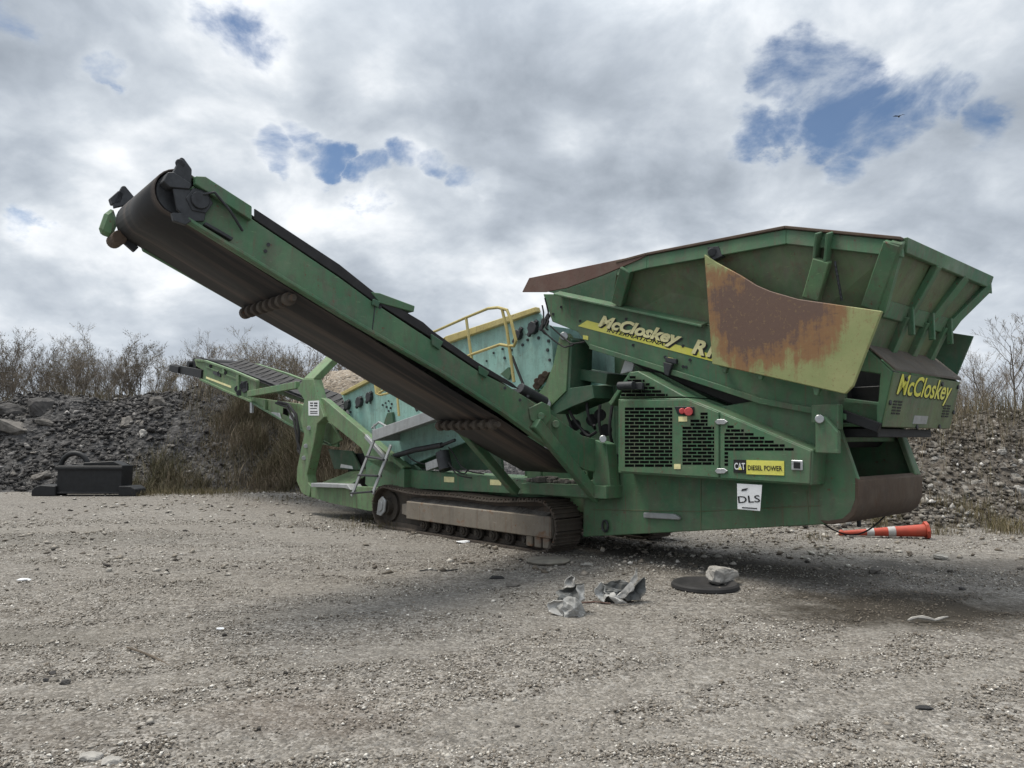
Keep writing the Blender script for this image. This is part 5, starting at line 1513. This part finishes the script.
def crumple(mb, seed, w, h, fold, n=12, ctr=(0, 0, 0), tilt=(0, 0, 0), curl=0.0):
    """a torn sheet, creased along random folds"""
    r = random.Random(seed); folds = [(r.uniform(0, math.pi), r.uniform(-.4, .4), r.uniform(.3, 1) * r.choice((-1, 1))) for _ in range(6)]
    R = Matrix.Rotation(tilt[2], 3, 'Z') @ Matrix.Rotation(tilt[1], 3, 'Y') @ Matrix.Rotation(tilt[0], 3, 'X')
    P = []
    for j in range(n + 1):
        for i in range(n + 1):
            u = i / n - .5; v = j / n - .5
            rad = 1 - .28 * abs(noise.noise(Vector((math.atan2(v, u) * 1.3, seed, 0))))
            z = sum(abs(u * math.cos(a) + v * math.sin(a) - o_) * k for a, o_, k in folds) * fold
            z += fold * .5 * noise.noise(Vector((u * 5, v * 5, seed))) + curl * (u * u + v * v)
            P.append(R @ Vector((u * w * rad, v * h * rad, z)) + Vector(ctr))
    zmin = min(p.z for p in P)
    F_ = [(j * (n + 1) + i, j * (n + 1) + i + 1, (j + 1) * (n + 1) + i + 1, (j + 1) * (n + 1) + i) for j in range(n) for i in range(n)]
    mb.add(P, F_)


M['torn_grey'] = weathered('torn_grey_plastic', (.28, .28, .27), (.42, .42, .405), dirt=(.06, .055, .048), rust_amt=.05, dirt_amt=.95, rough=.5)
M['torn_pale'] = weathered('torn_pale_plastic', (.34, .335, .32), (.48, .475, .46), dirt=(.08, .072, .06), rust_amt=.05, dirt_amt=.95, rough=.5)
M['torn_dark'] = weathered('torn_dark_plastic', (.06, .065, .065), (.15, .155, .155), rust_amt=0, dirt_amt=.6, rough=.5)
def sheet(name, pts, ox, oz, mat, parent=None, back=.05):
    """a bent piece of sheet metal: outline in (x, z, depth), fanned from a pushed-in middle, so it creases"""
    k = .00262
    P = [Vector(((x - ox) * k, d, (oz - z) * k)) for x, z, d in pts]; c = sum(P, Vector()) / len(P) + Vector((0, back, .01)); n = len(P)
    bm = bmesh.new(); vs = [bm.verts.new(p) for p in P]; vc = bm.verts.new(c)
    for q in range(n): bm.faces.new((vs[q], vs[(q + 1) % n], vc))
    bmesh.ops.subdivide_edges(bm, edges=bm.edges[:], cuts=3, use_grid_fill=True)
    for v in bm.verts:
        q = v.co * 17; v.co += Vector((noise.noise(q), noise.noise(q + Vector((7, 0, 0))), noise.noise(q + Vector((0, 9, 0))))) * .022
    bmesh.ops.recalc_face_normals(bm, faces=bm.faces)
    me = bpy.data.meshes.new(name); bm.to_mesh(me); bm.free(); me.materials.append(M[mat])
    o = link(bpy.data.objects.new(name, me), parent); md = o.modifiers.new('thickness', 'SOLIDIFY'); md.thickness = .007; md.offset = 0
    return o


ox, oz = 185, 290
o = sheet('torn_scrap', [(165, 228, -.07), (185, 214, -.04), (215, 217, -.03), (240, 245, .0), (252, 288, .02), (238, 291, -.06), (212, 291, -.10), (168, 291, -.10)], ox, oz, 'torn_grey', back=-.06)
put(o, 567, 614); tag(o, 'pale grey crumpled scrap with a raised white tip, left of two scraps', 'scrap', 'torn scraps before the machine')
sheet('side_flap', [(116, 240, .0), (140, 228, -.03), (168, 226, -.07), (166, 288, -.09), (140, 281, -.06), (122, 275, -.02)], ox, oz, 'torn_pale', o, .05)
sheet('back_flap', [(146, 206, .10), (200, 186, .13), (246, 172, .10), (250, 228, .05), (222, 238, .03), (165, 228, .02)], ox, oz, 'torn_dark', o, .08)
sheet('right_flap', [(222, 180, .06), (247, 174, .07), (251, 225, .03), (226, 234, .0)], ox, oz, 'torn_grey', o, .02)
sheet('raised_tip', [(176, 190, .09), (219, 184, .10), (214, 152, .14), (201, 138, .14), (188, 152, .13)], ox, oz, 'torn_pale', o, .06)
ox, oz = 390, 250
o = sheet('torn_scrap', [(404, 216, -.05), (442, 186, -.02), (490, 138, .08), (492, 200, .06), (470, 238, .0), (424, 242, -.05)], ox, oz, 'torn_dark', back=.12)
put(o, 619, 603); tag(o, 'dark and white twisted scrap with a tall blade, right of two scraps', 'scrap', 'torn scraps before the machine')
sheet('blade', [(376, 214, -.08), (418, 188, -.05), (438, 152, -.01), (460, 94, .04), (467, 100, .04), (458, 150, .0), (440, 190, -.05), (404, 222, -.08)], ox, oz, 'torn_pale', o, .0)
sheet('curled_end', [(296, 196, .0), (326, 164, .03), (346, 174, .04), (333, 200, .0), (356, 214, -.03), (336, 244, -.04), (308, 226, -.02)], ox, oz, 'torn_grey', o, .05)
sheet('pale_fold', [(346, 216, -.06), (366, 198, -.06), (402, 234, -.09), (412, 250, -.09), (372, 250, -.08)], ox, oz, 'torn_pale', o, -.04)
sheet('dark_lining', [(336, 172, .06), (400, 156, .10), (434, 168, .06), (424, 236, .0), (360, 236, -.02), (330, 200, .02)], ox, oz, 'torn_dark', o, .06)
for nm, par, ctr, sz in (('dark_core', bpy.data.objects['torn_scrap'], (.0, .04, .0), (.24, .16, .22)), ('dark_core', o, (-.02, .05, .0), (.34, .16, .17))):
    bm = bmesh.new(); bmesh.ops.create_icosphere(bm, subdivisions=4, radius=.5)
    for v in bm.verts:
        k = 1 - .55 * abs(noise.noise(v.co * 5 + Vector(ctr) * 9)) + .3 * noise.noise(v.co * 2); v.co = Vector((v.co.x * sz[0] * k, v.co.y * sz[1] * k, max(0, v.co.z * k + .42) * sz[2])) + Vector(ctr)
    me = bpy.data.meshes.new(nm); bm.to_mesh(me); bm.free(); me.materials.append(M['torn_dark']); link(bpy.data.objects.new(nm, me), par)
o.scale = (1, 1, .82); bpy.data.objects['torn_scrap'].scale = (1, 1, .85)
mb = MB(); mb.bar((-.16, 0, .012), (.02, .03, .02), .02, .012); mb.bar((-.16, 0, .012), (-.10, .1, .04), .015, .01); mb.bar((.02, .03, .02), (.16, -.02, .012), .018, .01)
o = mb.build('rusty_strip', M['red_rust'], None, bevel=.003); put(o, 594, 604); tag(o, 'thin rusty bent strip lying between the two torn scraps', 'scrap')


def lathe(mb, prof, n=36):
    base = len(mb.v)
    for (r, z) in prof:
        for k in range(n): a = 2 * math.pi * k / n; mb.v.append(Vector((r * math.cos(a), r * math.sin(a), z)))
    for i in range(len(prof) - 1):
        for k in range(n): a = base + i * n + k; b = base + i * n + (k + 1) % n; mb.f.append((a, b, b + n, a + n))
    return mb


mb = MB(); lathe(mb, [(.0, .012), (.22, .014), (.26, .03), (.30, .06), (.34, .068), (.36, .05), (.365, .02), (.35, .0), (.0, .0)], 48)
o = mb.build('rubber_ring', M['rubber'], None, bevel=0, smooth=True); put(o, 705, 587); tag(o, 'flat black round rubber lid with raised rim lying on gravel', 'rubber lid')
o = rock('concrete_lump', (.34, .22, .19), M['concrete'], seed=402, cuts=90); link(o); put(o, 722, 584, .10, .2); tag(o, 'pale concrete lump resting on the black rubber lid', 'concrete lump')
mb = MB(); lathe(mb, [(0, .0), (.26, .0), (.285, .015), (.29, .03), (.27, .04), (0, .045)], 40)
for i, v in enumerate(mb.v): v += Vector((noise.noise(v * 6) * .015, noise.noise(v * 6 + Vector((5, 0, 0))) * .015, 0))
o = mb.build('round_slab', M['slab'], None, bevel=0, smooth=True); put(o, 548, 563); tag(o, 'flat round grey slab lying in front of the crawler track', 'slab')


def flat_scrap(name, px, py, w, d, h, mat, label, cat, rz=0.0, seed=1, group=None):
    o = rock(name, (w, d, h), M[mat], seed=seed); link(o); put(o, px, py, h * .3, rz); tag(o, label, cat, group); return o


flat_scrap('pale_scrap', 463, 543, .22, .12, .04, 'paper', 'small white flat scrap at the foot of the track', 'scrap', .2, 501)
flat_scrap('pale_scrap', 587, 566, .16, .1, .05, 'concrete', 'pale flat scrap between the round slab and the torn scraps', 'scrap', .5, 502)
flat_scrap('brick_piece', 941, 560, .20, .10, .09, 'concrete', 'pale squared brick piece on the dark ground right of the machine', 'brick', -.5, 503)
flat_scrap('flat_stone', 91, 762, .13, .08, .035, 'concrete', 'larger of two flat pale stones at the bottom left', 'stone', 0, 504)
flat_scrap('flat_stone', 112, 766, .11, .07, .03, 'concrete', 'smaller flat pale stone right of the larger one at the bottom left', 'stone', .3, 505)
flat_scrap('black_scrap', 924, 711, .12, .06, .016, 'rubber', 'flat black rubber scrap in the gravel at the lower right', 'scrap', .1, 506)
flat_scrap('dark_stone', 65, 686, .07, .05, .04, 'asphalt', 'dark stone, largest of the three in the left foreground', 'stone', 0, 507)
flat_scrap('dark_stone', 52, 678, .05, .03, .03, 'asphalt', 'dark stone farthest back of the three in the left foreground', 'stone', 0, 508)
flat_scrap('dark_stone', 46, 683, .045, .03, .025, 'asphalt', 'smallest dark stone, leftmost of the three in the left foreground', 'stone', 0, 509)
flat_scrap('dark_stone', 962, 590, .10, .06, .05, 'asphalt', 'dark stone on the dark ground right of the machine', 'stone', .4, 510)
flat_scrap('grey_stone', 874, 573, .2, .14, .09, 'midrock', 'rounded grey stone in the machine shade behind the damp patch', 'stone', .4, 511)
flat_scrap('dark_clod', 513, 587, .16, .1, .09, 'midrock', 'grey clod just left of the torn scraps', 'clod', .4, 512)
flat_scrap('dark_clod', 497, 578, .2, .09, .05, 'rubber', 'flat black clod behind the grey clod', 'clod', .1, 513)
flat_scrap('pale_stone', 24, 581, .16, .07, .03, 'paper', 'flat whitish stone at the left edge of the yard', 'stone', 0, 514)
flat_scrap('pale_stone', 220, 632, .07, .05, .02, 'paper', 'small whitish stone alone in the left gravel', 'stone', 0, 515)
mb = MB(); a, b = ground(127, 649), ground(176, 671)
mb.tube([Vector((a.x + (b.x - a.x) * t, a.y + (b.y - a.y) * t, .012 + .006 * math.sin(4 * t))) + Vector((0, .02 * math.sin(3 * t), 0)) for t in [i / 6 for i in range(7)]], [.007, .008, .008, .009, .008, .006, .004], 6)
o = mb.build('dry_stick', M['wood'], None, bevel=0, smooth=True); tag(o, 'thin dark straight stick lying on the left gravel', 'stick')
mb = MB(); a, b = ground(908, 622), ground(949, 621)
mb.tube([Vector((a.x + (b.x - a.x) * t, a.y + (b.y - a.y) * t + .02 * math.sin(7 * t), .015 + .02 * abs(math.sin(5 * t)))) for t in [i / 8 for i in range(9)]], [.008, .014, .012, .02, .016, .012, .014, .01, .006], 6)
o = mb.build('dry_stick', M['concrete'], None, bevel=0, smooth=True); tag(o, 'pale knotted stick lying on the damp patch', 'stick')
mb = MB(); a, b = ground(420, 572), ground(457, 571)
mb.tube([Vector((a.x + (b.x - a.x) * t, a.y + (b.y - a.y) * t + .05 * math.sin(7 * t), .01)) for t in [i / 8 for i in range(9)]], .012, 6)
o = mb.build('bent_cable', M['rubber'], None, bevel=0, smooth=True); tag(o, 'short wavy dark cable on the gravel before the track', 'cable')

# fallen traffic cone -------------------------------------------------------------
M['cone_orange'] = weathered('orange_plastic', (.40, .052, .028), (.44, .085, .042), dirt=(.12, .05, .03), rust_amt=0, dirt_amt=.4, rough=.5)
M['cone_white'] = weathered('white_sleeve', (.42, .41, .40), (.52, .51, .49), rust_amt=0, dirt_amt=.5)
a, b = ground(925, 538), ground(843, 536)
CN = empty('traffic_cone', (a.x, a.y, 0)); d_ = (b - a); d_.z = 0; ln = d_.length; CN.rotation_euler = (0, 0, math.atan2(d_.y, d_.x))
tag(CN, 'orange traffic cone with two white bands lying on its side', 'traffic cone')
def cone_seg(mb, t0, t1, grow=0.0):
    r = lambda t: .105 - .068 * t + grow
    ax = lambda t: Vector((ln * t, 0, .12 - .07 * t))
    mb.tube([ax(t0), ax((t0 + t1) / 2), ax(t1)], [r(t0), r((t0 + t1) / 2), r(t1)], 24)
part('cone_body', 'cone_orange', CN, lambda mb: (cone_seg(mb, 0, 1), mb.tube([(-.05, 0, .125), (0, 0, .12)], [.15, .15], 8), mb.tube([(ln, 0, .05), (ln * 1.03, 0, .05), (ln * 1.05, 0, .05)], [.05, .055, .03], 12)), smooth=True, bevel=.004)
part('white_band', 'cone_white', CN, lambda mb: cone_seg(mb, .36, .45, .004), smooth=True, bevel=0)
part('white_band', 'cone_white', CN, lambda mb: cone_seg(mb, .62, .71, .004), smooth=True, bevel=0)

# black attachment by the left heap ---------------------------------------------------
g0 = ground(86, 496)
AT = empty('steel_attachment', (g0.x, g0.y, 0), -.02); tag(AT, 'black steel box attachment with a hoop on top by the rubble heap', 'attachment')
k_ = g0.y / F
ax = lambda px: (px - 86) * k_
az = lambda py: (496 - py) * k_
def f(mb):
    mb.prism([(ax(56), 0, az(494)), (ax(121), 0, az(494)), (ax(121), 0, az(466)), (ax(56), 0, az(466))], (0, .6, 0))
    mb.prism([(ax(54), -.05, az(470)), (ax(122), -.05, az(470)), (ax(122), -.05, az(467)), (ax(54), -.05, az(467))], (0, .05, 0))
    mb.prism([(ax(56), -.03, az(494)), (ax(121), -.03, az(494)), (ax(121), -.03, az(492)), (ax(56), -.03, az(492))], (0, .029, 0))
part('box', 'black', AT, f, bevel=.012)
def sk(mb, pts): mb.prism([(ax(a), -.1, az(b)) for a, b in pts], (0, .6, 0))
part('skid', 'black', AT, lambda mb: sk(mb, [(33, 496), (57, 496), (57, 486), (42, 485), (36, 487), (33, 491)]), bevel=.02)
part('skid', 'black', AT, lambda mb: sk(mb, [(120, 496), (138, 496), (137, 489), (132, 486), (120, 486)]), bevel=.02)
def f(mb):
    c = Vector((ax(65.5), .35, az(468))); mb.tube([c + Vector((.40 * math.cos(a), 0, .40 * math.sin(a))) for a in [math.radians(-15 + 215 * i / 24) for i in range(25)]], .075, 10)
part('hoop', 'black', AT, f, smooth=True, bevel=0)
def f(mb):
    mb.prism([(ax(79), .1, az(466)), (ax(120), .1, az(466)), (ax(110), .1, az(461.5)), (ax(80), .1, az(463))], (0, .4, 0))
part('lid', 'black', AT, f, bevel=.02)
o = rock('concrete_chunk', (.35, .3, .25), M['concrete'], seed=77); link(o); put(o, 36, 491, .1); tag(o, 'small pale lump against the left end of the black attachment', 'rock')

# bird ------------------------------------------------------------------------------
d = ray(899, 116.5); p = CAM + d * 55
mb = MB(); mb.tube([(-.18, 0, 0), (-.08, 0, .0), (.05, 0, 0), (.14, 0, .02), (.2, 0, .02)], [.01, .05, .055, .035, .01], 8)
for sg in (-1, 1): mb.prism([(.08, sg * .03, .03), (.04, sg * .22, .11), (-.02, sg * .42, .05), (-.06, sg * .24, .09), (-.06, sg * .03, .03)], (0, 0, .008))
o = mb.build('bird', M['black'], None, bevel=0); o.location = p; o.rotation_euler = (0, .1, 1.2); tag(o, 'dark bird gliding high in the cloudy sky', 'bird')
